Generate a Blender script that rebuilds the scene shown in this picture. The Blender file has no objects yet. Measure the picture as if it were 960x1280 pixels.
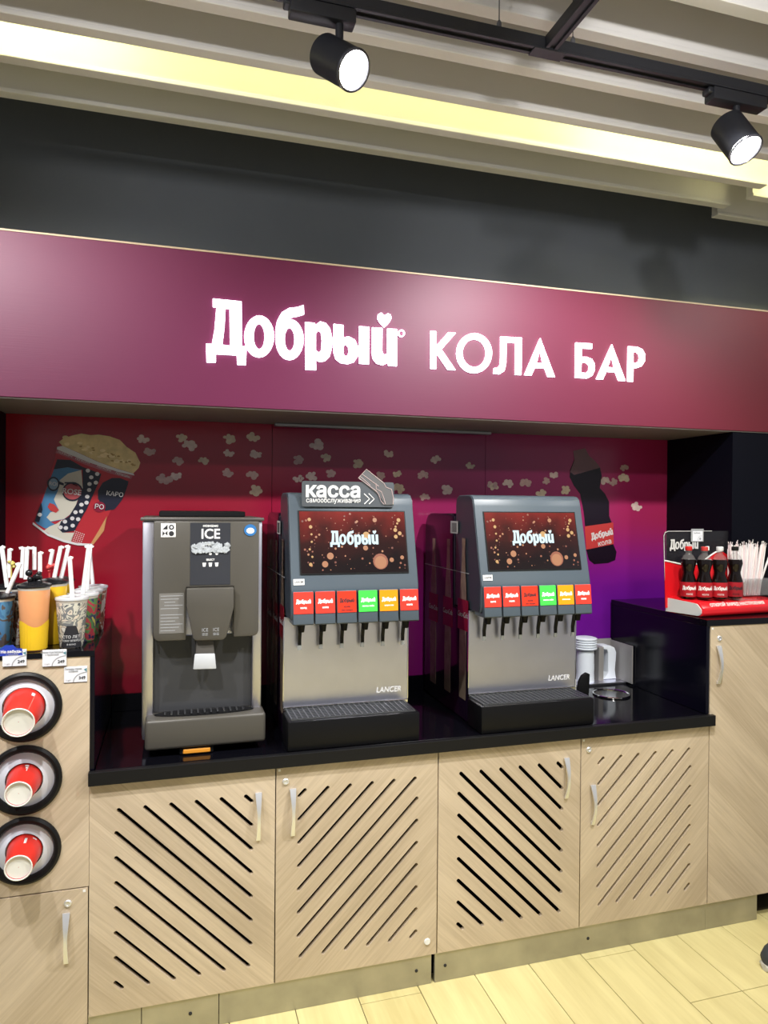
import bpy, bmesh, math, random
from mathutils import Vector, Matrix
random.seed(7)
sc = bpy.context.scene
COL = sc.collection
PI = math.pi

# ------------------------------------------------------------------ camera
FPX, YAW, PITCH, ROLL = 889.63, .2897, -.0074, .0079
CAM = Vector((.2434, -2.3848, 1.7058))
_fw = Vector((math.sin(YAW)*math.cos(PITCH), math.cos(YAW)*math.cos(PITCH), math.sin(PITCH)))
_r = Vector((math.cos(YAW), -math.sin(YAW), 0)); _u = _r.cross(_fw)
_r2 = _r*math.cos(ROLL)+_u*math.sin(ROLL); _u2 = -_r*math.sin(ROLL)+_u*math.cos(ROLL)
cd = bpy.data.cameras.new('camera'); cam = bpy.data.objects.new('camera', cd); COL.objects.link(cam)
M3 = Matrix((_r2, _u2, -_fw)).transposed()
cam.matrix_world = Matrix.Translation(CAM) @ M3.to_4x4()
cd.sensor_fit = 'VERTICAL'; cd.sensor_height = 36; cd.lens = FPX/1280*36; cd.clip_start = .02
sc.camera = cam

# ------------------------------------------------------------------ world, lights, exposure
w = bpy.data.worlds.new('world'); sc.world = w; w.use_nodes = True
w.node_tree.nodes['Background'].inputs[0].default_value = (.95, .97, 1, 1)
w.node_tree.nodes['Background'].inputs[1].default_value = .27
sc.view_settings.view_transform = 'Standard'; sc.view_settings.look = 'None'
sc.view_settings.gamma = 1; sc.view_settings.use_curve_mapping = False
sc.view_settings.exposure = 0.22

def spot(name, loc, target, watt, size=110, blend=.6, rad=.04, col=(1, .985, .965)):
    l = bpy.data.lights.new(name, 'SPOT'); l.energy = watt; l.spot_size = math.radians(size)
    l.spot_blend = blend; l.shadow_soft_size = rad; l.color = col
    o = bpy.data.objects.new(name, l); COL.objects.link(o); o.location = loc
    o.rotation_euler = (Vector(target)-Vector(loc)).to_track_quat('-Z', 'Y').to_euler()
    return o
# spots of the shop's ceiling tracks, hanging in front of the bar
spot('unseen_spot', (-.72, -.95, 2.90), (-.2, .3, 1.0), 115)
spot('unseen_spot', (1.70, -.95, 2.90), (1.5, .3, 1.0), 135)
spot('unseen_spot', (3.30, -1.05, 2.90), (2.6, .3, 1.2), 34)
spot('unseen_spot', (-.62, -1.85, 2.90), (1.0, .69, 2.84), 62, 60, .9)
spot('unseen_spot', (1.18, -1.85, 2.86), (2.3, .69, 2.82), 56, 60, .9)
spot('unseen_spot', (-.20, -1.35, 2.95), (-.10, -.10, .65), 118, 62, .5, .03)
spot('unseen_spot', (1.25, -1.45, 2.95), (1.20, -.10, .55), 85, 62, .5, .03)  # unseen spot added to brighten the cabinet doors
# unseen spots over the shop floor, added for bounce light and steel reflections
for lx, ly in ((-1.2, -3.2), (.6, -3.3), (2.4, -3.2), (-.4, -4.6), (1.8, -4.6)):
    spot('unseen_spot', (lx, ly, 2.95), (lx+.1, ly-.1, 0), 120, 84)
spot('unseen_spot', (2.3, -1.9, 2.95), (2.3, -.3, 0), 60, 80, col=(1, .93, .70))  # unseen warm spot added to yellow the floor

# ------------------------------------------------------------------ helpers
def ray(px, py): return _fw + _r2*((px-480)/FPX) - _u2*((py-640)/FPX)
def onY(px, py, Y): d = ray(px, py); return CAM + d*((Y-CAM.y)/d.y)
def onZ(px, py, Z): d = ray(px, py); return CAM + d*((Z-CAM.z)/d.z)
def onX(px, py, X): d = ray(px, py); return CAM + d*((X-CAM.x)/d.x)

def nodes(m): return m.node_tree.nodes, m.node_tree.links
def mat(name, col, rough=.5, metal=0, spec=.5, emit=None, es=0, trans=0, alpha=1, coat=0, bump=0, bscale=200, vary=0, vscale=8, ior=1.45):
    m = bpy.data.materials.new(name); m.use_nodes = True; N, L = nodes(m); b = N['Principled BSDF']
    c = tuple(col)+(1,)
    b.inputs['Base Color'].default_value = c; b.inputs['Roughness'].default_value = rough
    b.inputs['Metallic'].default_value = metal; b.inputs['Specular IOR Level'].default_value = spec
    b.inputs['Transmission Weight'].default_value = trans; b.inputs['Alpha'].default_value = alpha
    b.inputs['Coat Weight'].default_value = coat; b.inputs['IOR'].default_value = ior
    if emit: b.inputs['Emission Color'].default_value = tuple(emit)+(1,); b.inputs['Emission Strength'].default_value = es
    tc = N.new('ShaderNodeNewGeometry')
    if vary:
        n = N.new('ShaderNodeTexNoise'); n.inputs['Scale'].default_value = vscale; n.inputs['Detail'].default_value = 4
        L.new(tc.outputs['Position'], n.inputs['Vector'])
        mx = N.new('ShaderNodeMix'); mx.data_type = 'RGBA'; L.new(n.outputs['Fac'], mx.inputs[0])
        mx.inputs[6].default_value = tuple(max(0, x*(1-vary)) for x in col)+(1,); mx.inputs[7].default_value = tuple(min(1, x*(1+vary)) for x in col)+(1,)
        L.new(mx.outputs[2], b.inputs['Base Color'])
    if bump:
        n = N.new('ShaderNodeTexNoise'); n.inputs['Scale'].default_value = bscale
        L.new(tc.outputs['Position'], n.inputs['Vector'])
        bp = N.new('ShaderNodeBump'); bp.inputs['Strength'].default_value = bump; bp.inputs['Distance'].default_value = .002
        L.new(n.outputs['Fac'], bp.inputs['Height']); L.new(bp.outputs[0], b.inputs['Normal'])
    return m

def wood(name, ang, light, dark, axis='Y', board=.13, rough=.5, along=3.5, across=110):
    """oak boards whose grain runs at ang in the XZ plane (axis Y) or the XY plane (axis Z)"""
    m = bpy.data.materials.new(name); m.use_nodes = True; N, L = nodes(m); b = N['Principled BSDF']
    g = N.new('ShaderNodeNewGeometry'); ro = N.new('ShaderNodeVectorRotate'); ro.rotation_type = axis+'_AXIS'
    ro.inputs['Angle'].default_value = ang; L.new(g.outputs['Position'], ro.inputs['Vector'])
    sx = N.new('ShaderNodeSeparateXYZ'); L.new(ro.outputs[0], sx.inputs[0])
    cr = 'Z' if axis == 'Y' else 'Y'
    dv = N.new('ShaderNodeMath'); dv.operation = 'DIVIDE'; dv.inputs[1].default_value = board; L.new(sx.outputs[cr], dv.inputs[0])
    fl = N.new('ShaderNodeMath'); fl.operation = 'FLOOR'; L.new(dv.outputs[0], fl.inputs[0])
    wn = N.new('ShaderNodeTexWhiteNoise'); wn.noise_dimensions = '1D'; L.new(fl.outputs[0], wn.inputs['W'])
    mp = N.new('ShaderNodeMapping'); mp.inputs['Scale'].default_value = (along, across, across) ; L.new(ro.outputs[0], mp.inputs['Vector'])
    off = N.new('ShaderNodeVectorMath'); off.operation = 'ADD'; L.new(mp.outputs[0], off.inputs[0])
    sc_ = N.new('ShaderNodeVectorMath'); sc_.operation = 'SCALE'; sc_.inputs['Scale'].default_value = 13; L.new(wn.outputs['Color'], sc_.inputs[0]); L.new(sc_.outputs[0], off.inputs[1])
    n1 = N.new('ShaderNodeTexNoise'); n1.inputs['Scale'].default_value = 1; n1.inputs['Detail'].default_value = 5; n1.inputs['Roughness'].default_value = .65; n1.inputs['Distortion'].default_value = .4
    L.new(off.outputs[0], n1.inputs['Vector'])
    mp2 = N.new('ShaderNodeMapping'); mp2.inputs['Scale'].default_value = (2, 9, 9); L.new(ro.outputs[0], mp2.inputs['Vector'])
    n2 = N.new('ShaderNodeTexNoise'); n2.inputs['Scale'].default_value = 1.3; n2.inputs['Detail'].default_value = 3; L.new(mp2.outputs[0], n2.inputs['Vector'])
    a = N.new('ShaderNodeMath'); a.operation = 'MULTIPLY_ADD'; a.inputs[1].default_value = .75; L.new(n1.outputs['Fac'], a.inputs[0])
    c2 = N.new('ShaderNodeMath'); c2.operation = 'MULTIPLY_ADD'; c2.inputs[1].default_value = .55; L.new(n2.outputs['Fac'], c2.inputs[0])
    c3 = N.new('ShaderNodeMath'); c3.operation = 'MULTIPLY_ADD'; c3.inputs[1].default_value = .22; c3.inputs[2].default_value = -.28; L.new(wn.outputs['Value'], c3.inputs[0])
    L.new(c3.outputs[0], c2.inputs[2]); L.new(c2.outputs[0], a.inputs[2])
    rp = N.new('ShaderNodeValToRGB'); L.new(a.outputs[0], rp.inputs[0])
    rp.color_ramp.elements[0].position = .25; rp.color_ramp.elements[0].color = tuple(dark)+(1,)
    rp.color_ramp.elements[1].position = .68; rp.color_ramp.elements[1].color = tuple(light)+(1,)
    L.new(rp.outputs[0], b.inputs['Base Color']); b.inputs['Roughness'].default_value = rough; b.inputs['Specular IOR Level'].default_value = .35
    bp = N.new('ShaderNodeBump'); bp.inputs['Strength'].default_value = .12; bp.inputs['Distance'].default_value = .002
    L.new(n1.outputs['Fac'], bp.inputs['Height']); L.new(bp.outputs[0], b.inputs['Normal'])
    return m

class MB:
    def __init__(s): s.bm = bmesh.new()
    def box(s, x0, x1, y0, y1, z0, z1, bev=0, seg=2):
        t = bmesh.new(); bmesh.ops.create_cube(t, size=1)
        for v in t.verts: v.co = Vector(((x0+x1)/2+v.co.x*(x1-x0), (y0+y1)/2+v.co.y*(y1-y0), (z0+z1)/2+v.co.z*(z1-z0)))
        if bev: bmesh.ops.bevel(t, geom=list(t.edges), offset=bev, segments=seg, affect='EDGES', profile=.5)
        s.join(t); return s
    def join(s, t):
        me = bpy.data.meshes.new('t'); t.to_mesh(me); t.free(); s.bm.from_mesh(me); bpy.data.meshes.remove(me)
    def mesh(s, me): s.bm.from_mesh(me); return s
    def lathe(s, prof, c=(0, 0, 0), axis=(0, 0, 1), n=24, caps=True):
        """prof: (radius, height along axis)"""
        q = Vector((0, 0, 1)).rotation_difference(Vector(axis).normalized()); c = Vector(c); rings = []
        for r, h in prof:
            rings.append([s.bm.verts.new(c+q @ Vector((r*math.cos(2*PI*i/n), r*math.sin(2*PI*i/n), h))) for i in range(n)])
        for a, b in zip(rings, rings[1:]):
            for i in range(n): s.bm.faces.new((a[i], a[(i+1) % n], b[(i+1) % n], b[i]))
        if caps: s.bm.faces.new(rings[0][::-1]); s.bm.faces.new(rings[-1])
        return s
    def tube(s, pts, r, n=8, flat=1.0):
        pts = [Vector(p) for p in pts]; rings = []; prev = None
        rr = r if isinstance(r, (list, tuple)) else [r]*len(pts)
        for i, p in enumerate(pts):
            d = (pts[min(i+1, len(pts)-1)]-pts[max(i-1, 0)]).normalized()
            if prev is None: prev = d.orthogonal().normalized()
            a = (prev-d*prev.dot(d)).normalized(); b = d.cross(a); prev = a
            rings.append([s.bm.verts.new(p+(a*math.cos(2*PI*k/n)+b*math.sin(2*PI*k/n)*flat)*rr[i]) for k in range(n)])
        for a, b in zip(rings, rings[1:]):
            for k in range(n): s.bm.faces.new((a[k], a[(k+1) % n], b[(k+1) % n], b[k]))
        s.bm.faces.new(rings[0][::-1]); s.bm.faces.new(rings[-1]); return s
    def torus(s, c, R, r, axis=(0, 0, 1), n=40, m=8):
        q = Vector((0, 0, 1)).rotation_difference(Vector(axis).normalized()); c = Vector(c); g = []
        for i in range(n):
            a = 2*PI*i/n; g.append([s.bm.verts.new(c+q @ Vector(((R+r*math.cos(2*PI*k/m))*math.cos(a), (R+r*math.cos(2*PI*k/m))*math.sin(a), r*math.sin(2*PI*k/m)))) for k in range(m)])
        for i in range(n):
            for k in range(m): s.bm.faces.new((g[i][k], g[(i+1) % n][k], g[(i+1) % n][(k+1) % m], g[i][(k+1) % m]))
        return s
    def prism(s, poly, a0, a1, plane='XZ', bev=0):
        """polygon (list of 2-tuples) extruded along the third axis from a0 to a1"""
        def mk(p, a): return {'XZ': (p[0], a, p[1]), 'YZ': (a, p[0], p[1]), 'XY': (p[0], p[1], a)}[plane]
        t = bmesh.new()
        A = [t.verts.new(mk(p, a0)) for p in poly]; B = [t.verts.new(mk(p, a1)) for p in poly]
        t.faces.new(A); t.faces.new(B[::-1]); n = len(poly)
        for i in range(n): t.faces.new((A[i], B[i], B[(i+1) % n], A[(i+1) % n]))
        bmesh.ops.recalc_face_normals(t, faces=t.faces)
        if bev: bmesh.ops.bevel(t, geom=list(t.edges), offset=bev, segments=2, affect='EDGES', profile=.5)
        bmesh.ops.triangulate(t, faces=[f for f in t.faces if len(f.verts) > 4])
        s.join(t); return s
    def xf(s, M): s.bm.transform(M); return s

def curve_mesh(loops, depth):
    """filled 2D outlines with holes -> mesh in XZ, facing -Y, from y=-depth to 0"""
    if len(loops) == 1:
        t = MB().prism(loops[0], -depth, 0); me = bpy.data.meshes.new('c'); t.bm.to_mesh(me); t.bm.free(); return me
    cu = bpy.data.curves.new('c', 'CURVE'); cu.dimensions = '2D'; cu.fill_mode = 'BOTH'; cu.extrude = depth/2
    for lp in loops:
        sp = cu.splines.new('POLY'); sp.points.add(len(lp)-1); sp.use_cyclic_u = True
        for q, p in zip(sp.points, lp): q.co = (p[0], p[1], 0, 1)
    return _eval(cu, depth)
def _eval(cu, depth):
    o = bpy.data.objects.new('tmp', cu); COL.objects.link(o)
    dg = bpy.context.evaluated_depsgraph_get(); me = bpy.data.meshes.new_from_object(o.evaluated_get(dg))
    bpy.data.objects.remove(o); bpy.data.curves.remove(cu)
    me.transform(Matrix.Translation((0, -depth/2, 0)) @ Matrix.Rotation(PI/2, 4, 'X')); me.materials.clear()
    return me
def text_mesh(body, size, depth=.0006, bold=0, width=1.0, shear=0):
    """text centred on the origin in XZ, facing -Y"""
    cu = bpy.data.curves.new('t', 'FONT'); cu.body = body; cu.size = size; cu.extrude = depth/2; cu.offset = bold*size; cu.shear = shear
    cu.align_x = 'CENTER'; cu.align_y = 'CENTER'; cu.resolution_u = 3
    me = _eval(cu, depth)
    if width != 1: me.transform(Matrix.Diagonal((width, 1, 1, 1)))
    return me

def setp(o, label=None, cat=None, group=None, kind=None):
    if label: o['label'] = label
    if cat: o['category'] = cat
    if group: o['group'] = group
    if kind: o['kind'] = kind
    return o
def link(name, me, m, parent=None, smooth=False):
    o = bpy.data.objects.new(name, me); COL.objects.link(o)
    if m is not None:
        me.materials.clear(); me.materials.append(m)
    if smooth:
        for p in me.polygons: p.use_smooth = True
    if parent is not None:
        o.parent = parent
        if parent.type == 'EMPTY': o.matrix_parent_inverse = Matrix.Translation(parent.location).inverted()
    return o
def obj(name, mb, m, parent=None, smooth=False, norm=True):
    if norm: bmesh.ops.recalc_face_normals(mb.bm, faces=mb.bm.faces)
    me = bpy.data.meshes.new(name); mb.bm.to_mesh(me); mb.bm.free()
    o = link(name, me, m, parent, False)
    if smooth:
        for p in me.polygons: p.use_smooth = True
        try: me.set_sharp_from_angle(angle=math.radians(38))
        except Exception: pass
    return o
def thing(name, loc, label, cat, group=None):
    o = bpy.data.objects.new(name, None); COL.objects.link(o); o.location = loc; o.empty_display_size = .05
    return setp(o, label, cat, group)
def dup(o, delta, parent=None):
    c = o.copy(); COL.objects.link(c)
    if parent is None: c.location = Vector(o.location)+Vector(delta)
    else: c.parent = parent; c.matrix_parent_inverse = o.matrix_parent_inverse.copy()
    for ch in [x for x in bpy.data.objects if x.parent == o]: dup(ch, None, c)
    return c
def put(me, M): me.transform(M); return me
def TR(x, y, z): return Matrix.Translation((x, y, z))
def decal(name, body, size, x, y, z, m, parent, bold=0, width=1, rot=0, shear=0, T=None):
    me = text_mesh(body, size, .0006, bold, width, shear)
    M = TR(x, y, z) @ Matrix.Rotation(-rot, 4, 'Y')
    if T is not None: M = T @ M
    return link(name, put(me, M), m, parent)
def ell(cx, cy, rx, ry, n=28, a0=0, a1=2*PI): return [(cx+rx*math.cos(a0+(a1-a0)*i/n), cy+ry*math.sin(a0+(a1-a0)*i/n)) for i in range(n)]

# ------------------------------------------------------------------ materials
M = {}
LO, DO = (.635, .525, .388), (.46, .368, .260)
M['woodA'] = wood('oak_grain_down', -PI/4, LO, DO)          # grain runs down to the right
M['woodB'] = wood('oak_grain_up', PI/4, LO, DO)
M['floor'] = wood('floor_oak', PI/2, (.76, .67, .33), (.60, .51, .23), axis='Z', board=.22, rough=.42, along=1.6, across=26)
M['joint'] = mat('floor_joint', (.10, .08, .04), .8)
M['black'] = mat('black_gloss_top', (.003, .003, .005), .10, spec=.4)
M['blackside'] = mat('black_gloss_side', (.003, .003, .008), .16, spec=.35)
M['dark'] = mat('dark_carcass', (.010, .009, .008), .8)
M['navy'] = mat('navy_black_wall', (.0022, .0025, .006), .5, spec=.12)
M['wall'] = mat('dark_grey_paint', (.125, .136, .155), .75, spec=.2, vary=.12, vscale=3)
M['baffle'] = mat('white_baffle', (.76, .74, .72), .6, spec=.3, vary=.04, vscale=3)
M['ceil'] = mat('ceiling_grey', (.35, .34, .33), .8)
M['nickel'] = mat('satin_nickel', (.82, .83, .87), .36, .75)
M['plinth'] = mat('brushed_plinth', (.40, .38, .31), .36, .6, bump=.1, bscale=60, vary=.3, vscale=9)
M['steel'] = mat('brushed_steel', (.76, .755, .86), .30, 1, bump=.05, bscale=300, vary=.06, vscale=12)
M['chrome'] = mat('chrome', (.85, .85, .85), .08, 1)
M['white'] = mat('white_plastic', (.82, .83, .84), .4)
M['paper'] = mat('white_paper', (.86, .86, .86), .6)
M['ink'] = mat('dark_ink', (.02, .02, .025), .6)
M['greyink'] = mat('grey_ink', (.35, .36, .38), .6)
M['red'] = mat('red_print', (.72, .02, .02), .3)
M['blackplastic'] = mat('black_plastic', (.008, .008, .009), .42, spec=.25)
M['lampblack'] = mat('lamp_black', (.018, .019, .024), .38)
M['lens'] = mat('lamp_lens', (1, 1, 1), .3, emit=(1, .99, .96), es=30)
M['letter'] = mat('lit_letter', (1, 1, 1), .4, emit=(.90, .92, 1), es=4)
M['led'] = mat('led_strip', (1, 1, 1), .4, emit=(1, .95, .42), es=48)
M['clear'] = mat('clear_plastic', (.92, .94, .96), .08, trans=.92, ior=1.2)

# ------------------------------------------------------------------ setting
X1, X2, X3, X4 = .5828, 1.1653, 1.7475, 2.3392
ZW, ZN, ZB = .8739, .8308, .10
YB = .667; YF = .2174; ZF0, ZF1 = 2.0541, 2.6026; XL, XR = -.372, 2.650
ZFL = -.008

fl = obj('floor', MB().box(-2.2, 4.6, -5.5, .8, ZFL-.06, ZFL-.004), M['joint']); setp(fl, kind='structure')
pk = {}
PWID = .2205
for i in range(-8, 12):
    x0 = 1.3168+i*PWID
    off = [-.336, .60, -.03, .27][i % 4]
    if i in (3,): off = -.336
    k = -3
    for k in range(-5, 3):
        y1 = off+k*1.25; y0 = y1-1.25
        y0c, y1c = max(y0, -5.4), min(y1, .06)
        if y1c-y0c < .02: continue
        key = round(y1c-y0c, 3)
        if key not in pk:
            me = bpy.data.meshes.new('plank'); b = MB().box(.0014, PWID-.0014, .0014, key-.0014, ZFL-.02, ZFL, .0008, 1); b.bm.to_mesh(me); b.bm.free(); me.materials.append(M['floor']); pk[key] = me
        o = bpy.data.objects.new('plank', pk[key]); COL.objects.link(o); o.parent = fl; o.location = (x0, y0c, 0)

wb = obj('wall_back', MB().box(-2.2, 4.6, .70, .80, ZFL, 3.46), M['wall']); setp(wb, kind='structure')
ce = obj('ceiling', MB().box(-2.2, 4.6, -5.5, .8, 3.46, 3.52), M['ceil']); setp(ce, kind='structure')
ZC = 3.106
def baffle(x0, x1, yb):
    b = MB().box(x0, x1, yb-.040, yb-.004, ZC+.012, ZC+.30).box(x0, x1, yb-.045, yb, ZC, ZC+.014, .002, 1)
    return obj('ceiling_baffle', b, M['baffle'], ce)
for k in range(13):
    baffle(-2.1, 2.70, .357-.2148*k)
    baffle(2.72, 4.5, .458-.2148*k)
# LED strips hidden behind the baffle in front of the lit one
M['leddim'] = mat('led_strip_dim', (1, 1, 1), .4, emit=(1, .95, .42), es=16)
for x0, x1, yb, lab, mm in ((-1.6, .10, .357-.2148*2, 'warm LED strip glowing behind the ceiling baffle above left cups', 'led'), (.11, 1.74, .357-.2148*2, 'dimmer LED strip behind the ceiling baffle above the signs', 'leddim'),
        (1.75, 2.66, .357-.2148*2, 'warm LED strip glowing above the lamp at right', 'led'), (2.78, 4.2, .458-.2148*2, 'warm LED strip above the staggered baffles at far right', 'led')):
    t = obj('led_strip', MB().box(x0, x1, yb-.002, yb+.006, ZC+.105, ZC+.117), M[mm]); setp(t, lab, 'light strip')

# niche columns
for nm, x0, x1 in (('wall_left', -1.6, XL), ('wall_right', XR, 4.2)):
    o = obj(nm, MB().box(x0, x1, .228, YB+.03, ZFL, ZF0-.001), M['navy']); setp(o, kind='structure')

# printed backsplash panels
def panel_mat():
    m = bpy.data.materials.new('printed_panel_gradient'); m.use_nodes = True; N, L = nodes(m); b = N['Principled BSDF']
    g = N.new('ShaderNodeNewGeometry'); s = N.new('ShaderNodeSeparateXYZ'); L.new(g.outputs['Position'], s.inputs[0])
    def ramp(stops):
        r = N.new('ShaderNodeValToRGB'); e = r.color_ramp.elements
        for i, (p, c) in enumerate(stops):
            if i < 2: e[i].position = p; e[i].color = c+(1,)
            else: q = e.new(p); q.color = c+(1,)
        return r
    mr = N.new('ShaderNodeMapRange'); mr.inputs[1].default_value = -.4; mr.inputs[2].default_value = 2.65; L.new(s.outputs['X'], mr.inputs[0])
    top = ramp([(0, (.27, .006, .014)), (1, (.36, .020, .085)), (.30, (.28, .008, .028)), (.55, (.24, .014, .075)), (.80, (.26, .014, .10))])
    bot = ramp([(0, (.27, .006, .014)), (1, (.17, .008, .34)), (.30, (.26, .007, .03)), (.55, (.20, .008, .13)), (.80, (.15, .007, .27))])
    L.new(mr.outputs[0], top.inputs[0]); L.new(mr.outputs[0], bot.inputs[0])
    mz = N.new('ShaderNodeMapRange'); mz.inputs[1].default_value = 1.22; mz.inputs[2].default_value = 1.68; mz.interpolation_type = 'SMOOTHSTEP'; L.new(s.outputs['Z'], mz.inputs[0])
    mx = N.new('ShaderNodeMix'); mx.data_type = 'RGBA'; L.new(mz.outputs[0], mx.inputs[0]); L.new(bot.outputs[0], mx.inputs[6]); L.new(top.outputs[0], mx.inputs[7])
    L.new(mx.outputs[2], b.inputs['Base Color']); b.inputs['Roughness'].default_value = .22; b.inputs['Specular IOR Level'].default_value = .5
    n = N.new('ShaderNodeTexNoise'); n.inputs['Scale'].default_value = 2.2; mp = N.new('ShaderNodeMapping'); mp.inputs['Scale'].default_value = (1, 1, 4)
    L.new(g.outputs['Position'], mp.inputs[0]); L.new(mp.outputs[0], n.inputs['Vector'])
    bp = N.new('ShaderNodeBump'); bp.inputs['Strength'].default_value = .25; bp.inputs['Distance'].default_value = .01; L.new(n.outputs['Fac'], bp.inputs['Height']); L.new(bp.outputs[0], b.inputs['Normal'])
    return m
M['panel'] = panel_mat()
panels = []
for x0, x1 in ((XL, .6515), (.6535, 1.6445), (1.6465, XR)):
    panels.append(obj('printed_panel', MB().box(x0, x1, YB, YB+.012, ZW, ZF0), M['panel'], wb))
def pan(x): return panels[0 if x < .6525 else 1 if x < 1.6455 else 2]
def flat(name, pts, y, m, parent, holes=()):
    return link(name, put(curve_mesh([pts]+list(holes), .0006), TR(0, y, 0)), m, parent)

# popcorn scattered over the print
M['pop'] = [mat('popcorn_print_%d' % i, c, .3, vary=.35, vscale=60) for i, c in enumerate([(.58, .44, .40), (.46, .30, .28), (.56, .44, .33)])]
pops = [(x*.354, 520+y*.354) for x, y in [(505, 82), (530, 125), (640, 78), (668, 105), (628, 160), (718, 158), (622, 210), (580, 222), (808, 80), (808, 130), (805, 200), (895, 75), (905, 135), (890, 208), (900, 262)]]
pops += [(320+x*.3125, 520+y*.3125) for x, y in [(243, 115), (167, 175), (278, 168), (225, 240), (297, 230), (405, 190), (530, 150), (495, 240), (565, 230), (720, 175), (668, 238), (858, 198), (762, 295), (675, 325), (570, 292), (170, 250), (945, 275)]]
pops += [(600+x*.25, 540+y*.25) for x, y in [(70, 275), (140, 260), (228, 255), (305, 305), (368, 215), (330, 245), (425, 290), (625, 245), (665, 250), (718, 232), (785, 372), (720, 180)]]
for i, (px, py) in enumerate(pops):
    c = onY(px, py, YB); R = random.uniform(.020, .029); ph = random.random()*6; n = 18
    t = MB()
    for k in range(6):
        a = ph+k*1.05; d_ = R*(.62 if k else 0); r_ = R*random.uniform(.34, .56); q = ell(c.x+d_*math.cos(a)*1.15, c.z+d_*math.sin(a)*.8, r_, r_*random.uniform(.7, .95), 9)
        t.mesh(put(curve_mesh([q], .0003), TR(0, YB-.0003-.0001*k, 0)))
    obj('popcorn_print', t, M['pop'][i % 3], pan(c.x), norm=False)

# printed popcorn bucket
def tz(q, ox, oy, s, Y): p = onY(ox+q[0]*s, oy+q[1]*s, Y); return (p.x, p.z)
B = lambda L_: [tz(q, 30, 530, 1/6, YB) for q in L_]
P_ = {k: mat('print_'+k, c, .3) for k, c in dict(red=(.40, .02, .03), blue=(.06, .19, .36), cream=(.55, .52, .44), navy=(.012, .014, .030), pink=(.36, .10, .13), lip=(.45, .04, .04), dred=(.22, .008, .03), tan=(.50, .24, .10), white=(.62, .60, .60), lens=(.38, .07, .08), lensb=(.22, .33, .45)).items()}
P_['corn2'] = mat('print_corn_light', (.80, .64, .36), .35, vary=.25, vscale=50); P_['corn3'] = mat('print_corn_dark', (.36, .22, .07), .35); P_['corn'] = mat('print_corn', (.66, .50, .24), .35, vary=.35, vscale=38)
def bk(name, L_, lay, m): return flat(name, B(L_), YB-.0006-.0007*lay, P_[m], panels[0])
bk('bucket_print', [(250,180),(215,320),(150,520),(95,690),(70,745),(180,830),(300,880),(400,905),(510,910),(580,800),(650,650),(720,560),(790,430),(830,375),(700,345),(500,280),(350,220)], 0, 'red')
bk('corn_print', [(262,135),(300,105),(370,85),(430,72),(500,84),(560,80),(640,92),(720,120),(770,172),(835,215),(872,290),(860,330),(820,370),(700,335),(550,280),(400,210),(290,165)], 1, 'corn')
random.seed(3)
for i in range(60):
    t = random.random(); cx = 300+t*530; cy = 120+t*190+random.uniform(-26, 30)
    if cy < 92: cy = 100
    bk('corn_kernel_print', [(cx+a, cy+b) for a, b in ell(0, 0, random.uniform(16, 28) if i % 3 else 12, random.uniform(9, 15) if i % 3 else 6, 9)], 1.9+.012*i, ('corn3', 'corn2', 'corn')[i % 3])
bk('rim_print', [(250,172),(290,165),(400,212),(550,282),(700,337),(822,372),(828,386),(700,358),(500,293),(350,233),(247,190)], 3, 'white')
bk('band_print', [(246,192),(350,232),(500,292),(660,347),(815,388),(803,414),(650,372),(490,317),(340,257),(238,217)], 3, 'pink')
bk('face_print', [(225,340),(330,325),(430,345),(442,480),(400,580),(370,660),(300,715),(200,735),(250,760),(160,785),(100,750),(88,735),(150,540)], 1, 'blue')
bk('face_print', [(430,345),(442,480),(400,580),(370,660),(300,712),(200,730),(170,700),(200,662),(262,645),(240,600),(225,565),(255,500),(270,420),(330,372)], 2, 'cream')
bk('face_print', [(190,770),(250,745),(290,715),(262,790),(300,815),(380,815),(350,890),(240,850),(150,800)], 2, 'cream')
bk('hair_print', [(250,265),(350,270),(440,322),(580,375),(560,440),(470,640),(440,690),(380,800),(290,815),(255,780),(280,730),(340,690),(395,600),(442,490),(440,345),(330,325),(225,340)], 3, 'navy')
bk('hair_print', [(130,590),(140,640),(115,735),(80,730),(95,690)], 3, 'navy')
for cx, cy in [(480,350),(550,375),(505,400),(492,450),(490,495),(475,545),(470,590),(432,605),(430,655),(387,662),(363,708),(407,714),(308,732),(366,762),(275,775),(315,780),(120,680),(540,440)]:
    bk('dot_print', [(cx+a, cy+b) for a, b in ell(0, 0, 17, 15, 8)], 4, 'white')
for cx, cy, rx, ry, lm in ((222, 450, 46, 54, 'lensb'), (365, 507, 78, 72, 'lens')):
    bk('glasses_print', ell(cx, cy, rx, ry, 20), 5, 'navy'); bk('glasses_print', ell(cx, cy, rx-11, ry-12, 20), 6, lm)
bk('glasses_print', [(255,425),(300,445),(300,462),(255,450)], 6, 'navy'); bk('glasses_print', [(305,436),(360,436),(405,462),(400,468),(355,448),(305,446)], 6, 'navy')
bk('lip_print', [(178,622),(193,592),(228,603),(264,645),(240,666),(200,650)], 4, 'lip')
bk('blob_print', [(555,560),(555,500),(590,440),(660,405),(720,405),(785,430),(765,500),(735,570),(680,640),(610,652)], 1, 'navy')
bk('badge_print', ell(566, 622, 46, 40, 18), 3, 'dred')
bk('base_print', [(70,738),(180,820),(300,868),(400,892),(515,898),(508,914),(400,909),(300,886),(180,838),(66,752)], 4, 'white')
bk('stripe_print', [(560,800),(622,690),(600,800),(520,905),(503,893)], 2, 'tan')
for a in range(6):
    for b in range(6): bk('dot_print', [(382+a*14-b*5+x, 803+b*13+a*5+y) for x, y in ell(0, 0, 4, 4, 6)], 2, 'white')
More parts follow.
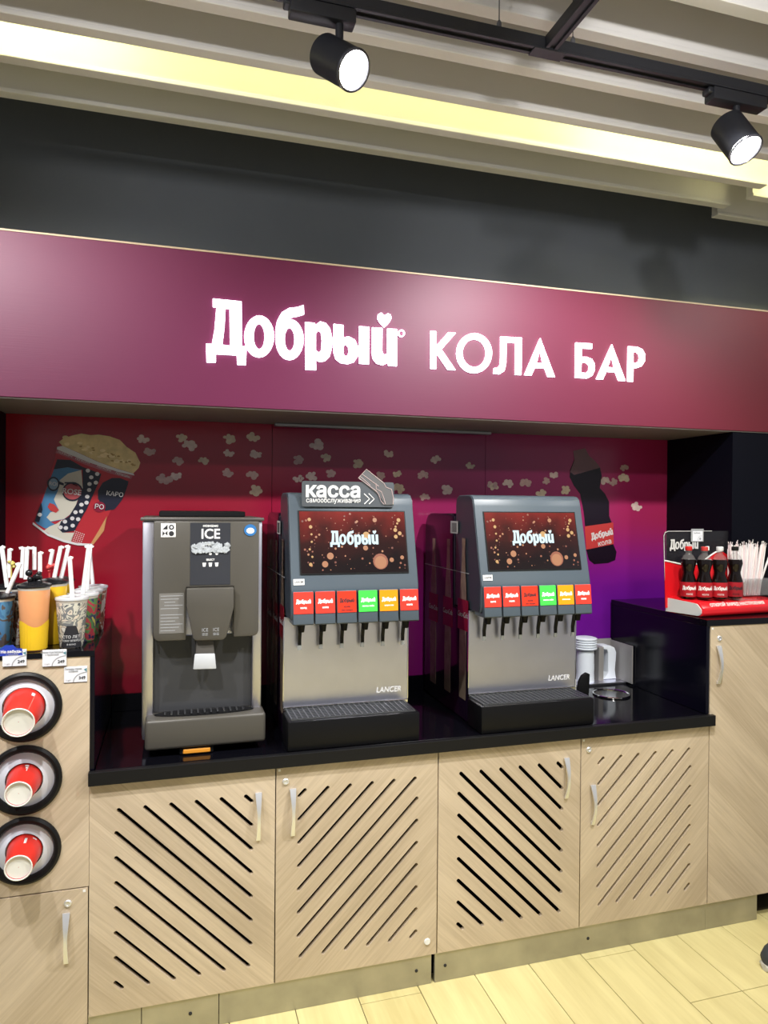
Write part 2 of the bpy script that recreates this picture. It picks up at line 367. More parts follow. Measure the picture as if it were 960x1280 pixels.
for tx, ty, tt, sz, mm in ((682, 527, 'КАРО', .024, 'white'), (566, 622, 'РО', .026, 'white'), (360, 510, 'ROSE', .030, 'white'), (222, 450, 'ROI', .020, 'white')):
    c = tz((tx, ty), 30, 530, 1/6, YB); decal('lettering_print', tt, sz, c[0], YB-.006, c[1], P_[mm], panels[0], .01, 1, -.12)
for tx, ty in ((310, 228), (440, 277), (600, 335), (740, 384)):
    c = tz((tx, ty), 30, 530, 1/6, YB); decal('lettering_print', 'ПОПКОРН', .011, c[0], YB-.004, c[1], P_['white'], panels[0], .01, 1, -.33)

# ------------------------------------------------------------------ traced logo lettering
def g1(pts): return [tz(q, 240, 350, 290/960, .19) for q in pts]
def g2(pts): return [tz(q, 520, 390, 310/960, .19) for q in pts]
LOGO = [
 [g1([(88,70),(207,82),(209,268),(228,270),(225,347),(190,345),(188,306),(100,301),(100,336),(62,335),(60,258),(84,259),(95,200),(103,105),(88,104)]), g1([(140,110),(158,112),(160,267),(127,263),(136,190)])],
 [g1(ell(281, 228, 62, 87)), g1(ell(281, 228, 23, 53))],
 [g1([(350,240),(350,195),(357,160),(375,128),(405,110),(440,106),(466,97),(468,136),(440,144),(412,149),(400,156)]+[(408+58*math.cos(a), 241+85*math.sin(a)) for a in [(-1.45+i*.25) for i in range(18)] if a < 3.0]), g1(ell(408, 240, 21, 48))],
 [g1([(473,168),(512,172),(516,180),(535,166),(558,172),(576,195),(585,235),(584,275),(574,312),(556,330),(535,334),(517,325),(518,368),(474,366)]), g1([(517,215),(528,203),(539,210),(543,245),(540,285),(529,296),(517,286)])],
 [g1([(592,176),(632,181),(632,232),(655,229),(680,242),(694,275),(692,310),(676,335),(650,343),(620,338),(600,322),(592,295)]), g1([(632,268),(642,262),(653,272),(655,292),(650,308),(639,311),(632,300)])],
 [g1([(698,186),(740,189),(738,344),(698,341)])],
 [g1([(752,191),(794,193),(793,290),(800,306),(815,300),(816,196),(856,198),(854,352),(820,350),(818,338),(795,348),(770,340),(755,320),(751,295)])],
 [g1([(803,190),(782,168),(774,152),(777,136),(790,130),(803,142),(817,132),(829,138),(832,152),(823,170)])],
 [g1(ell(874, 215, 14, 15, 18)), g1(ell(874, 215, 9.5, 10.5, 18))],
]
BAR = [
 [g2([(64,68),(86,70),(86,128),(133,74),(162,76),(106,140),(161,221),(132,220),(90,158),(85,162),(85,217),(64,215)])],
 [g2(ell(234, 155, 69, 78)), g2(ell(234, 155, 46, 54))],
 [g2([(337,90),(419,95),(417,240),(394,239),(396,115),(359,113),(358,195),(351,224),(333,237),(309,234),(312,213),(326,212),(335,200),(337,175)])],
 [g2([(491,97),(548,248),(522,247),(509,214),(470,212),(456,242),(430,240)]), g2([(490,140),(502,195),(477,194)])],
 [g2([(630,114),(692,118),(692,138),(652,136),(652,170),(672,170),(692,178),(703,198),(703,222),(694,242),(675,253),(650,252),(628,250)]), g2([(651,190),(670,191),(682,204),(681,222),(670,233),(650,231)])],
 [g2([(770,121),(822,263),(797,262),(785,230),(748,227),(735,257),(710,256)]), g2([(769,163),(780,212),(754,210)])],
 [g2([(834,129),(868,131),(888,140),(899,160),(898,186),(885,206),(866,213),(853,212),(852,266),(832,265)]), g2([(853,150),(866,151),(876,160),(878,176),(874,188),(864,194),(853,193)])],
]
_ax = [p[0] for g in LOGO[:8] for l in g for p in l]; _az = [p[1] for g in LOGO[:8] for l in g for p in l]
LX0, LX1, LZ0, LZ1 = min(_ax), max(_ax), min(_az), max(_az); LW = LX1-LX0
def logo_mesh(width, depth=.0006, parts=8):
    """the logo, centred, given width, facing -Y"""
    t = MB(); s = width/LW; cx, cz = (LX0+LX1)/2, (LZ0+LZ1)/2
    for g in LOGO[:parts]: t.mesh(curve_mesh([[((p[0]-cx)*s, (p[1]-cz)*s) for p in lp] for lp in g], depth))
    me = bpy.data.meshes.new('logo'); t.bm.to_mesh(me); t.bm.free(); return me
def logo(name, width, x, y, z, m, parent, rot=0, T=None, sx=1):
    Mx = TR(x, y, z) @ Matrix.Rotation(-rot, 4, 'Y') @ Matrix.Diagonal((sx, 1, 1, 1))
    if T is not None: Mx = T @ Mx
    return link(name, put(logo_mesh(width), Mx), m, parent)

# printed cola bottle on the right panel
Q = lambda L_: [tz(q, 600, 540, .25, YB) for q in L_]
M['colaprint'] = mat('print_cola', (.010, .005, .012), .25); M['capprint'] = mat('print_cap', (.16, .08, .10), .3)
flat('bottle_print', Q([(470,140),(450,190),(448,225),(470,270),(500,310),(518,400),(525,470),(530,585),(545,640),(570,660),(640,655),(675,640),(682,600),(665,560),(668,480),(645,420),(645,350),(625,310),(598,280),(608,220),(600,180),(575,145),(520,130)]), YB-.0008, M['colaprint'], panels[2])
flat('bottle_cap_print', Q([(465,95),(525,82),(545,120),(575,146),(600,178),(470,215),(450,200),(472,140)]), YB-.0015, M['capprint'], panels[2])
flat('bottle_label_print', Q([(522,472),(665,452),(668,560),(530,588)]), YB-.0015, P_['lip'], panels[2])
c = tz((608, 512), 600, 540, .25, YB); logo('logo_print', .125, c[0], YB-.0024, c[1], P_['white'], panels[2], .22)
c = tz((622, 553), 600, 540, .25, YB); decal('lettering_print', 'кола', .035, c[0], YB-.0024, c[1], P_['white'], panels[2], .01, 1, .2)

# ------------------------------------------------------------------ header with lit signs
def fascia_mat():
    m = mat('burgundy_satin', (.175, .012, .045), .48, spec=.5)
    N, L = nodes(m); b = N['Principled BSDF']; g = N.new('ShaderNodeNewGeometry'); s = N.new('ShaderNodeSeparateXYZ'); L.new(g.outputs['Position'], s.inputs[0])
    mr = N.new('ShaderNodeMapRange'); mr.inputs[1].default_value = .9; mr.inputs[2].default_value = 2.8; L.new(s.outputs['X'], mr.inputs[0])
    mx = N.new('ShaderNodeMix'); mx.data_type = 'RGBA'; mx.inputs[6].default_value = (.125, .010, .055, 1); mx.inputs[7].default_value = (.13, .008, .018, 1)
    L.new(mr.outputs[0], mx.inputs[0]); L.new(mx.outputs[2], b.inputs['Base Color'])
    mp = N.new('ShaderNodeMapping'); mp.inputs['Scale'].default_value = (3, 3, 160); L.new(g.outputs['Position'], mp.inputs[0])
    n = N.new('ShaderNodeTexNoise'); n.inputs['Scale'].default_value = 2; L.new(mp.outputs[0], n.inputs['Vector'])
    bp = N.new('ShaderNodeBump'); bp.inputs['Strength'].default_value = .08; bp.inputs['Distance'].default_value = .002; L.new(n.outputs['Fac'], bp.inputs['Height']); L.new(bp.outputs[0], b.inputs['Normal'])
    return m
M['fascia'] = fascia_mat()
M['soffit'] = mat('soffit_grey', (.20, .185, .17), .5)
hd = thing('header_box', (1.1, YF, ZF0), 'burgundy header box over the drink counter carrying the lit signs', 'header')
obj('front_panel', MB().box(-1.6, 4.2, YF, YF+.016, ZF0+.004, ZF1, .0015, 1), M['fascia'], hd)
obj('soffit_panel', MB().box(-1.6, 4.2, YF+.006, YB-.002, ZF0, ZF0+.016), M['soffit'], hd)
obj('top_panel', MB().box(-1.6, 4.2, YF+.017, .69, ZF1-.02, ZF1-.002), M['soffit'], hd)
obj('edge_trim', MB().box(-1.6, 4.2, YF-.001, YF+.018, ZF1, ZF1+.006), mat('cream_edge', (.55, .42, .30), .5), hd)
obj('light_profile', MB().box(.654, 1.644, .60, .635, ZF0-.014, ZF0-.001, .002, 1), mat('alu_profile', (.35, .35, .36), .35, .8), hd)
sg = thing('logo_sign', (.73, .2, 2.2), 'white lit logo lettering with a heart, left sign on header', 'sign', 'lit signs on the header')
for g in LOGO: link('letter', put(curve_mesh(g, .007), TR(0, YF-.0005, 0)), M['letter'], sg)
sg2 = thing('bar_sign', (1.7, .2, 2.2), 'white lit plain capital letters, right sign on header', 'sign', 'lit signs on the header')
for g in BAR: link('letter', put(curve_mesh(g, .007), TR(0, YF-.0005, 0)), M['letter'], sg2)

# ------------------------------------------------------------------ base cabinets
def handle(x, zt, zb, parent, y=0):
    n = 14; L_ = zt-zb; t = MB(); rows = []
    for i in range(n+1):
        f = i/n; z = zt-L_*f
        yy = y-.005-.020*math.sin(PI*f)
        wd = .0108-.0062*min(1, f*2.2) if f < .4545 else .0046+.0022*((f-.4545)/.5455)
        rows.append([t.bm.verts.new((x+a*wd, yy+b*.003, z)) for a, b in ((-1, -1), (1, -1), (1, 1), (-1, 1))])
    for a, b in zip(rows, rows[1:]):
        for k in range(4): t.bm.faces.new((a[k], a[(k+1) % 4], b[(k+1) % 4], b[k]))
    t.bm.faces.new(rows[0][::-1]); t.bm.faces.new(rows[-1])
    t.box(x-.006, x+.006, y-.006, y-.0003, zt-.012, zt-.001).box(x-.005, x+.005, y-.006, y-.0003, zb+.001, zb+.012)
    return obj('handle', t, M['nickel'], parent, True)
def lock(x, z, parent, y=0):
    t = MB().lathe([(.011, 0), (.011, .003), (.009, .005), (.006, .005), (.006, .003)], (x, y, z), (0, -1, 0), 20)
    o = obj('lock', t, M['nickel'], parent, True)
    return o
def sticker(x, z, parent, y=0): return obj('sticker', MB().box(x-.004, x+.004, y-.0008, y, z-.004, z+.004), M['paper'], parent)

def slot_loop(ax, az, bx, bz, hw=.0066):
    d = Vector((bx-ax, bz-az)); d.normalize(); n = Vector((-d.y, d.x)); base = math.atan2(d.y, d.x); out = []
    for i in range(7): a = base-PI/2+PI*i/6; out.append((bx+hw*math.cos(a), bz+hw*math.sin(a)))
    for i in range(7): a = base+PI/2+PI*i/6; out.append((ax+hw*math.cos(a), az+hw*math.sin(a)))
    return out
def slotted_door(x0, x1, z0, z1, mirror, m, parent):
    lx0, lx1, lz0, lz1 = .081, .503, .175, .741
    loops = [[(x0, z0), (x1, z0), (x1, z1), (x0, z1)]]
    for k in range(-7, 6):
        s = .829+.0792*k       # local x + z = s for the down-right door
        xa = max(lx0, s-lz1); xb = min(lx1, s-lz0)
        if xb-xa < .015: xb = xa+.018
        a = (xa, s-xa); b = (xb, s-xb)
        if mirror: a = (.5828-a[0], a[1]); b = (.5828-b[0], b[1])
        loops.append(slot_loop(x0-.002+a[0], a[1], x0-.002+b[0], b[1]))
    me = curve_mesh(loops, .016); me.transform(TR(0, .016, 0))
    return link('door', me, m, parent)
M['interior'] = mat('cabinet_interior', (.012, .010, .008), .9)
def cabinet(xa, xm, xb, label, locks, handles):
    t = thing('base_cabinet', ((xa+xb)/2, .3, ZFL), label, 'cabinet', 'slotted oak cabinets under the counter')
    b = MB()
    b.box(xa+.002, xa+.018, .021, .64, ZB, ZN-.001); b.box(xb-.018, xb-.002, .021, .64, ZB, ZN-.001)
    b.box(xa+.018, xb-.018, .021, .64, ZB, ZB+.016); b.box(xa+.018, xb-.018, .625, .64, ZB+.016, ZN-.001); b.box(xa+.018, xb-.018, .021, .625, ZN-.017, ZN-.001)
    b.box(xm-.008, xm+.008, .021, .2, ZB+.016, ZN-.017)
    obj('body', b, M['interior'], t)
    for i, (x0, x1) in enumerate(((xa, xm), (xm, xb))):
        d = slotted_door(x0+.002, x1-.002, ZB, ZN-.004, i == 1, M['woodA'] if i == 0 else M['woodB'], t)
        hx, zt, zb = handles[i]; handle(hx, zt, zb, d)
        if i == 1: lock(*locks, d); sticker(x0+.012, ZN-.014, d)
    return t
c1 = cabinet(0, X1, X2, 'slotted oak cabinet with two doors under the ice machine', (.616, .777), ((.525, .751, .592), (.640, .752, .593)))
c2 = cabinet(X2, X3, X4, 'slotted oak cabinet with two doors beside the tall right cabinet', (1.782, .780), ((1.683, .759, .605), (1.799, .644, .491)))
def plinth(x0, x1, parent, screws):
    o = obj('plinth', MB().box(x0, x1, .005, .020, ZFL, ZB-.001, .001, 1), M['plinth'], parent)
    for sx in screws: obj('screw', MB().lathe([(.006, 0), (.006, .0015), (.003, .0025)], (sx, .005, .048), (0, -1, 0), 10), M['ink'], o)
plinth(.16, .40, c1, (.31,)); plinth(.402, 1.147, c1, (1.09,)); plinth(0, .158, c1, ())
plinth(1.160, 2.335, c2, (1.20, 1.79))
obj('clear_bumper', MB().lathe([(.012, 0), (.010, .004)], (1.128, -.0005, .150), (0, -1, 0), 16), M['white'], c1)

# worktop
wt = thing('counter_top', (1.17, .3, ZN), 'long glossy black counter top carrying the drink machines', 'worktop')
obj('slab', MB().box(.0165, 2.3215, -.0, YB-.001, ZN, ZW, .0015, 1), M['black'], wt)
obj('nose', MB().box(-.001, 2.354, -.021, -.0005, ZN, ZW, .002, 2), M['blackplastic'], wt)
obj('upstand', MB().box(.017, 2.321, .652, .666, ZW+.0005, .943, .001, 1), M['black'], wt)

# ------------------------------------------------------------------ left cup-holder cabinet
ZL = 1.25
RINGS = [(-.184, 1.087, .107), (-.183, .864, .107), (-.182, .648, .104)]
lc = thing('cup_cabinet', (-.30, .3, ZFL), 'oak cabinet at left with three round cup holders and black top', 'cabinet')
obj('body', MB().box(-.62, -.602, .02, .226, ZFL, ZL-.02).box(-.602, -.37, .20, .226, ZFL, ZL-.02).box(-.37, -.002, .62, .65, ZFL, ZL-.02).box(-.602, -.002, .03, .20, .495, .51).box(-.602, -.002, .03, .20, ZFL, .03), M['interior'], lc)
lp = [[(-.62, .513), (.001, .513), (.001, 1.232), (-.62, 1.232)]]+[ell(x, z, r-.014, r-.014, 40) for x, z, r in RINGS]
me = curve_mesh(lp, .018); me.transform(TR(0, .018, 0)); link('front_panel', me, M['woodB'], lc)
dl = obj('door', MB().box(-.62, -.0015, 0, .018, ZB-.02, .509, .0006, 1), M['woodB'], lc)
handle(-.063, .440, .284, dl); lock(-.059, .468, dl); sticker(-.012, .50, dl)
obj('plinth', MB().box(-.62, -.022, .006, .02, ZFL, ZB-.021), M['plinth'], lc)
obj('side_panel', MB().box(.0015, .0155, -.001, .66, ZW+.0005, ZL-.018, .001, 1), M['blackside'], lc)
obj('side_panel', MB().box(-.0015, .0, .02, .66, ZFL, ZN), M['dark'], lc)
obj('top', MB().box(-.62, -.3715, -.003, .227, ZL-.0175, ZL).box(-.3713, .0155, -.003, .66, ZL-.0175, ZL, .001, 1), M['black'], lc)
M['frost'] = mat('frosted_membrane', (.70, .74, .82), .4, spec=.4)
M['cupred'] = mat('paper_cup_red', (.72, .030, .020), .35); M['cupwhite'] = mat('paper_cup_white', (.90, .89, .83), .6)
nmz = ('top', 'middle', 'bottom')
for i, (x, z, r) in enumerate(RINGS):
    t = thing('cup_holder', (x, 0, z), 'round black cup holder ring, %s one on the oak cabinet' % nmz[i], 'cup holder', 'round cup holders')
    prof = [(r-.023, -.012), (r-.022, .004), (r-.017, .010), (r-.008, .011), (r-.001, .006), (r, .0002), (r-.014, .0002), (r-.016, -.012)]
    n = 48; b = MB(); q = Vector((0, 0, 1)).rotation_difference(Vector((0, -1, 0)))
    b.lathe(prof+[prof[0]], (x, 0, z), (0, -1, 0), n, caps=False); bmesh.ops.remove_doubles(b.bm, verts=b.bm.verts, dist=1e-6)
    obj('ring', b, M['blackplastic'], t, True)
    rc = .060 if i == 0 else .052
    obj('membrane', MB().lathe([(r-.0165, -.010), (rc+.008, .000), (rc+.001, .003), (rc+.001, .001), (rc+.008, -.003), (r-.0165, -.013), (r-.0165, -.010)], (x, 0, z), (0, -1, 0), 40, caps=False), M['frost'], t, True)
    ru, rb, L_ = ((.0585, .0435, .115), (.0505, .0365, .115), (.0505, .0370, .115))[i]
    ax = Vector((.02, -1, -.16 if i == 0 else -.03)).normalized(); o0 = Vector((x, .012, z))
    cp = thing('paper_cup', (x, -.05, z), ('large red paper cup with white seam tab in the top holder', 'red paper cup bearing logo letters in the middle holder', 'red paper cup with pale tab in the bottom holder')[i], 'cup', 'red paper cups in the holders')
    obj('cup_body', MB().lathe([(ru*1.0, -.02), (ru, 0), (rb, L_), (rb-.002, L_), (rb-.002, L_-.008), (0.0005, L_-.008)], o0, ax, 36, caps=False), M['cupred'], cp, True)
    b = MB().torus(o0+ax*L_, rb-.001, .0022, ax, 36, 8); obj('base_rim', b, M['cupwhite'], cp, True)
    obj('cup_base', MB().lathe([(rb-.003, L_-.007), (rb-.003, L_-.0045), (.001, L_-.0045)], o0, ax, 36, caps=False), M['cupwhite'], cp)
    b = MB().torus(o0+ax*.000, ru+.001, .0025, ax, 36, 8); obj('lip', b, M['cupwhite'], cp, True)
    # seam tab and print lying on the cup wall
    qa = Vector((0, 0, 1)).rotation_difference(ax)
    def onc(ang, h, out=.0008):
        r_ = ru+(rb-ru)*h/L_+out; return o0+qa @ Vector((r_*math.cos(ang), r_*math.sin(ang), h))
    e1 = (ax.cross(Vector((0, 0, 1)))).normalized()
    def patch(nm, a0, a1, h0, h1, m):
        b = MB(); k = 4
        V = [[b.bm.verts.new(onc(a0+(a1-a0)*u_/k, h)) for h in (h0, h1)] for u_ in range(k+1)]
        W_ = [[b.bm.verts.new(onc(a0+(a1-a0)*u_/k, h, .0002)) for h in (h0, h1)] for u_ in range(k+1)]
        for u_ in range(k):
            b.bm.faces.new((V[u_][0], V[u_+1][0], V[u_+1][1], V[u_][1])); b.bm.faces.new((W_[u_][0], W_[u_+1][0], W_[u_+1][1], W_[u_][1]))
        return obj(nm, b, m, cp)
    # angle that faces the camera
    best = max((k*.1 for k in range(63)), key=lambda a: (onc(a, .03)-o0).dot(Vector((.55, -.1, .8))))
    if i == 0: patch('seam_tab', best-.02, best+.14, .022, .036, M['paper']); patch('seam_line', best-.05, best-.03, .02, L_-.004, mat('seam', (.85, .35, .30), .5))
    elif i == 1:
        for j in range(3): patch('print', best+.30+j*.0, best+.52-j*.08, .018+j*.012, .026+j*.012, M['paper'])
    else: patch('seam_tab', best+.35, best+.50, .03, .055, M['paper']); patch('print', best-.2, best+.05, .02, .024, M['paper'])

# price tags on the left cabinet
M['tagblue'] = mat('tag_blue', (.02, .05, .42), .4); M['tagpale'] = mat('tag_pale', (.78, .80, .86), .4)
def price_tag(px0, py0, px1, py1, label, lines, y=-.006, big='249', top=None):
    a = onY(px0, py0, y); b = onY(px1, py1, y); x0, x1, z1, z0 = a.x, b.x, a.z, b.z; cx = (x0+x1)/2; W, H = x1-x0, z1-z0
    t = thing('price_tag', (cx, y, z0), label, 'price tag', 'price tags on the left cabinet')
    obj('card', MB().box(x0, x1, y, y+.0055, z0, z1, .0005, 1), M['tagpale'], t)
    for i, (tx, s_) in enumerate(lines): decal('lettering', tx, s_, x0+W*.40, y-.0004, z1-H*(.14+.15*i), M['greyink'], t, .01, .8)
    arc = [(x1-.001-.60*W*math.cos(k*PI/24), z0+.001+.62*H*math.sin(k*PI/24)*1.0) for k in range(13)]; arc2 = [(x1-.001-.56*W*math.cos(k*PI/24), z0+.001+.57*H*math.sin(k*PI/24)) for k in range(12, -1, -1)]
    flat('arc_print', arc+arc2, y-.0002, M['greyink'], t)
    flat('corner_print', [(x1-.010, z1-.010), (x1-.001, z1-.006), (x1-.001, z1-.018)], y-.0002, mat('teal', (.10, .25, .30), .5), t)
    decal('lettering', big, .013, x1-W*.22, y-.0004, z0+H*.26, M['ink'], t, .02)
    decal('lettering', '1 шт.', .007, x0+W*.2, y-.0004, z0+H*.15, M['greyink'], t)
    obj('clip', MB().box(x0, x1, y+.001, y+.0045, z0-.002, z0), M['ink'], t)
    return t
ta = price_tag(3, 813, 33, 832, 'white price tag with a blue header, leftmost on the cabinet edge', (('Стакан фирменный', .008), ('с крышкой', .008)))
tp = [(-.268, 1.247), (-.262, 1.265), (-.245, 1.268), (-.232, 1.279), (-.210, 1.279), (-.200, 1.268), (-.186, 1.268), (-.184, 1.247)]
flat('blue_header', [(x-.004, z) for x, z in tp], -.0062, M['tagblue'], ta); decal('lettering', 'Не забудь', .0115, -.220, -.0072, 1.259, M['paper'], ta, .03)
price_tag(53, 813, 83, 832, 'white price tag under the yellow cup, middle of the three', (('Стакан пластиковый', .008), ('с трубочкой', .008)))
price_tag(80, 834, 109, 852, 'small white price tag lower right, listing three prices', (('Попкорн стакан', .008), ('солёный', .008)), y=-.002, big='349')

# ------------------------------------------------------------------ right tall cabinet
ZR = 1.257
rc = thing('tall_cabinet', (2.6, .3, ZFL), 'taller oak cabinet at right with one handle and black top', 'cabinet')
obj('body', MB().box(2.345, 2.648, .021, .22, .10, 1.225).box(2.648, 3.3, .021, .22, ZB, 1.225), M['interior'], rc)
dr = obj('door', MB().box(X4+.003, 2.90, 0, .018, ZB, 1.231, .0006, 1), M['woodA'], rc)
handle(2.378, 1.151, .996, dr); lock(2.384, 1.180, dr); sticker(X4+.012, 1.221, dr)
obj('side_panel', MB().box(2.322, 2.337, -.0005, .652, ZW+.0005, 1.231, .001, 1), M['blackside'], rc)
obj('top', MB().box(2.322, 2.649, -.003, .655, 1.2315, ZR, .001, 1).box(2.6485, 3.3, -.003, .226, 1.2315, ZR, .001, 1), M['black'], rc)
obj('plinth', MB().box(2.336, 2.597, .006, .02, ZFL, ZB-.001, .001, 1), M['plinth'], rc)

# ------------------------------------------------------------------ ice machine
M['taupe'] = mat('taupe_plastic', (.074, .068, .058), .38); M['taupe2'] = mat('taupe_dark', (.075, .069, .062), .4)
M['recess'] = mat('grey_recess', (.045, .046, .050), .32); M['label'] = mat('charcoal_label', (.034, .036, .044), .3)
M['icewhite'] = mat('ice_print', (.42, .45, .48), .4, vary=.6, vscale=160)
im = thing('ice_machine', (.35, .3, ZW), 'taupe and steel countertop ice dispenser at the left end', 'ice machine')
obj('body', MB().box(.150, .547, .16, .60, .905, 1.652, .006, 2), M['steel'], im, True)
obj('top_cap', MB().box(.143, .553, .115, .602, 1.6525, 1.664, .004, 2), M['taupe2'], im, True)
obj('top_box', MB().box(.20, .50, .25, .56, 1.6645, 1.684, .003, 1), M['blackplastic'], im)
# tower sides of the recess
for xa_, xb_ in ((.150, .186), (.515, .547)): obj('side_column', MB().box(xa_, xb_, .125, .1595, .93, 1.652, .004, 2), M['steel'], im, True)
obj('recess_back', MB().box(.187, .514, .152, .1595, 1.0, 1.256), M['recess'], im)
cover = [(.186, 1.652), (.532, 1.652), (.532, 1.275), (.527, 1.262), (.515, 1.257), (.447, 1.257), (.447, 1.43), (.291, 1.43), (.291, 1.253), (.200, 1.253), (.189, 1.262), (.186, 1.28)]
cv = obj('front_cover', MB().prism(cover, .088, .151, 'XZ', .004), M['taupe'], im, True)
chute = [(.2915, 1.4285), (.4465, 1.4285), (.4465, 1.36), (.437, 1.32), (.422, 1.262), (.412, 1.252), (.322, 1.252), (.313, 1.262), (.300, 1.33), (.2915, 1.37)]
ch = obj('chute_cover', MB().prism(chute, .066, .151, 'XZ', .004), M['taupe'], im, True)
noz = MB(); noz.prism([(.326, 1.2515), (.381, 1.2515), (.385, 1.20), (.389, 1.155), (.316, 1.157), (.322, 1.20)], .085, .118, 'XZ', .003); obj('spout', noz, M['taupe2'], im, True)
sp2 = MB(); sp2.prism([(.3195, 1.207), (.3855, 1.205), (.3905, 1.153), (.3145, 1.155)], .078, .0845, 'XZ', .003); obj('spout_flap', sp2, mat('flap_white', (.52, .54, .57), .4), im, True)
obj('drip_base', MB().box(.162, .555, .055, .1595, .899, 1.0, .012, 3), M['taupe'], im, True)
obj('drip_well', MB().lathe([(.001, 0), (.118, 0), (.13, .003), (.135, .003), (.135, -.001)], (0, 0, 0), (0, 0, 1), 40, caps=False).xf(TR(.355, .113, 1.0005) @ Matrix.Diagonal((1.22, .28, 1, 1))), M['blackplastic'], im, True)
b = MB()
for k in range(13): x = .225+k*.0215; h = .026*math.sqrt(max(0, 1-((x-.355)/.15)**2)); b.box(x-.003, x+.003, .113-h, .113+h, 1.0032, 1.0062)
obj('drip_grille', b, M['chrome'], im)
for x, y in ((.19, .20), (.52, .20), (.19, .55), (.52, .55)): obj('foot', MB().lathe([(.015, 0), (.018, .032)], (x, y, ZW), (0, 0, 1), 14), M['blackplastic'], im)
obj('orange_tab', MB().box(.283, .372, .062, .10, ZW+.004, ZW+.020, .003, 1), mat('orange_tab', (.75, .30, .03), .4), im)
obj('tab_frame', MB().box(.272, .383, .068, .12, ZW+.001, .8985, .003, 1), M['blackplastic'], im)
lb = obj('label_panel', MB().box(.303, .435, .0865, .0881, 1.437, 1.647, .0005, 1), M['label'], cv)
decal('lettering', 'ICE', .046, .369, .0862, 1.608, M['paper'], cv, .02, .95)
decal('lettering', 'HOSHIZAKI', .0095, .369, .0862, 1.636, M['paper'], cv, .03)
decal('lettering', 'SELECT', .0085, .369, .0862, 1.522, M['paper'], cv, .03)
b = MB(); random.seed(5)
for k in range(130):
    x = random.uniform(.310, .428); top = 1.580-.1*abs(x-.369); z = random.uniform(1.548, top); s_ = random.uniform(.005, .009); a = random.random()*3
    b.mesh(put(curve_mesh([[(x+s_*math.cos(a+k2*PI/2), z+s_*math.sin(a+k2*PI/2)) for k2 in range(4)]], .0006), TR(0, .0863-.00004*k, 0)))
obj('ice_print', b, M['icewhite'], cv, norm=False)['kind'] = 'stuff'
for j, x in enumerate((.349, .369, .390)):
    flat('cup_icon', [(x-.006, 1.512), (x+.006, 1.512), (x+.004, 1.499), (x-.004, 1.499)], .0862, M['paper'], cv)
for x in (.369, .390): flat('drop_icon', ell(x, 1.542, .005, .004, 10), .0862, M['paper'], cv)
st = obj('pictogram_sticker', MB().box(.209, .256, .0868, .0881, 1.599, 1.645, .0004, 1), M['paper'], cv)
for q in ([(.214, 1.625), (.230, 1.625), (.230, 1.641)], ell(.2425, 1.632, .0085, .0085, 14), ell(.2425, 1.611, .0085, .0085, 14), [(.214, 1.603), (.222, 1.612), (.214, 1.620)]):
    flat('pictogram', q, .0864, M['ink'], cv)
flat('pictogram', ell(.2425, 1.632, .004, .004, 10), .0860, M['paper'], cv); flat('pictogram', [(.222, 1.612), (.230, 1.620), (.230, 1.604)], .0864, M['ink'], cv)
flat('round_badge', ell(.502, 1.622, .021, .020, 28), .0866, mat('badge_blue', (.03, .16, .42), .4), cv); flat('badge_shape', ell(.502, 1.620, .0135, .010, 14), .0862, M['paper'], cv)
st = obj('notice_sticker', MB().box(.205, .284, .0872, .0881, 1.278, 1.412), mat('notice', (.165, .158, .148), .4), cv)
for k in range(12):
    z = 1.404-k*.0105
    if k == 5: continue
    obj('notice_line', MB().box(.209+(.012 if k in (2, 3) else 0), .280-.012*(k % 3), .0868, .0872, z-.002, z), M['greyink'], cv)
for cx in (.352, .388): decal('etched_text', 'ICE', .016, cx, .0655, 1.288, M['greyink'], ch, 0, .9); decal('etched_text', '≡≡', .018, cx, .0655, 1.273, M['greyink'], ch)

# ------------------------------------------------------------------ drink dispensers
XA, XB = .622, 1.094
M['head'] = mat('slate_head', (.070, .092, .115), .36, spec=.5); M['headshade'] = mat('slate_shaded', (.035, .045, .060), .3)  # second slate is the head colour with side shade painted in
M['bodyp'] = mat('dark_purple_gloss', (.012, .005, .016), .12, spec=.6); M['tray'] = mat('black_tray', (.005, .005, .006), .38, spec=.25)
M['grille'] = mat('grille_metal', (.10, .105, .115), .3, .6)
def screen_mat():
    m = bpy.data.materials.new('screen_picture'); m.use_nodes = True; N, L = nodes(m); b = N['Principled BSDF']
    tc = N.new('ShaderNodeTexCoord'); s = N.new('ShaderNodeSeparateXYZ'); L.new(tc.outputs['Object'], s.inputs[0])
    n = N.new('ShaderNodeTexNoise'); n.inputs['Scale'].default_value = 9; n.inputs['Detail'].default_value = 3; L.new(tc.outputs['Object'], n.inputs['Vector'])
    mr = N.new('ShaderNodeMapRange'); mr.inputs[1].default_value = 1.50; mr.inputs[2].default_value = 1.70; L.new(s.outputs['Z'], mr.inputs[0])
    ad = N.new('ShaderNodeMath'); ad.operation = 'MULTIPLY_ADD'; ad.inputs[1].default_value = .8; ad.inputs[2].default_value = -.25; L.new(n.outputs['Fac'], ad.inputs[0])
    a2 = N.new('ShaderNodeMath'); a2.operation = 'MULTIPLY_ADD'; a2.inputs[1].default_value = .8; L.new(mr.outputs[0], a2.inputs[0]); L.new(ad.outputs[0], a2.inputs[2])
    r = N.new('ShaderNodeValToRGB'); e = r.color_ramp.elements; e[0].position = .15; e[0].color = (.012, .006, .008, 1); e[1].position = 1; e[1].color = (.28, .025, .02, 1); q = e.new(.55); q.color = (.045, .010, .010, 1)
    L.new(a2.outputs[0], r.inputs[0]); b.inputs['Base Color'].default_value = (.004, .004, .004, 1); L.new(r.outputs[0], b.inputs['Emission Color']); b.inputs['Emission Strength'].default_value = 1.0
    b.inputs['Roughness'].default_value = .12
    return m
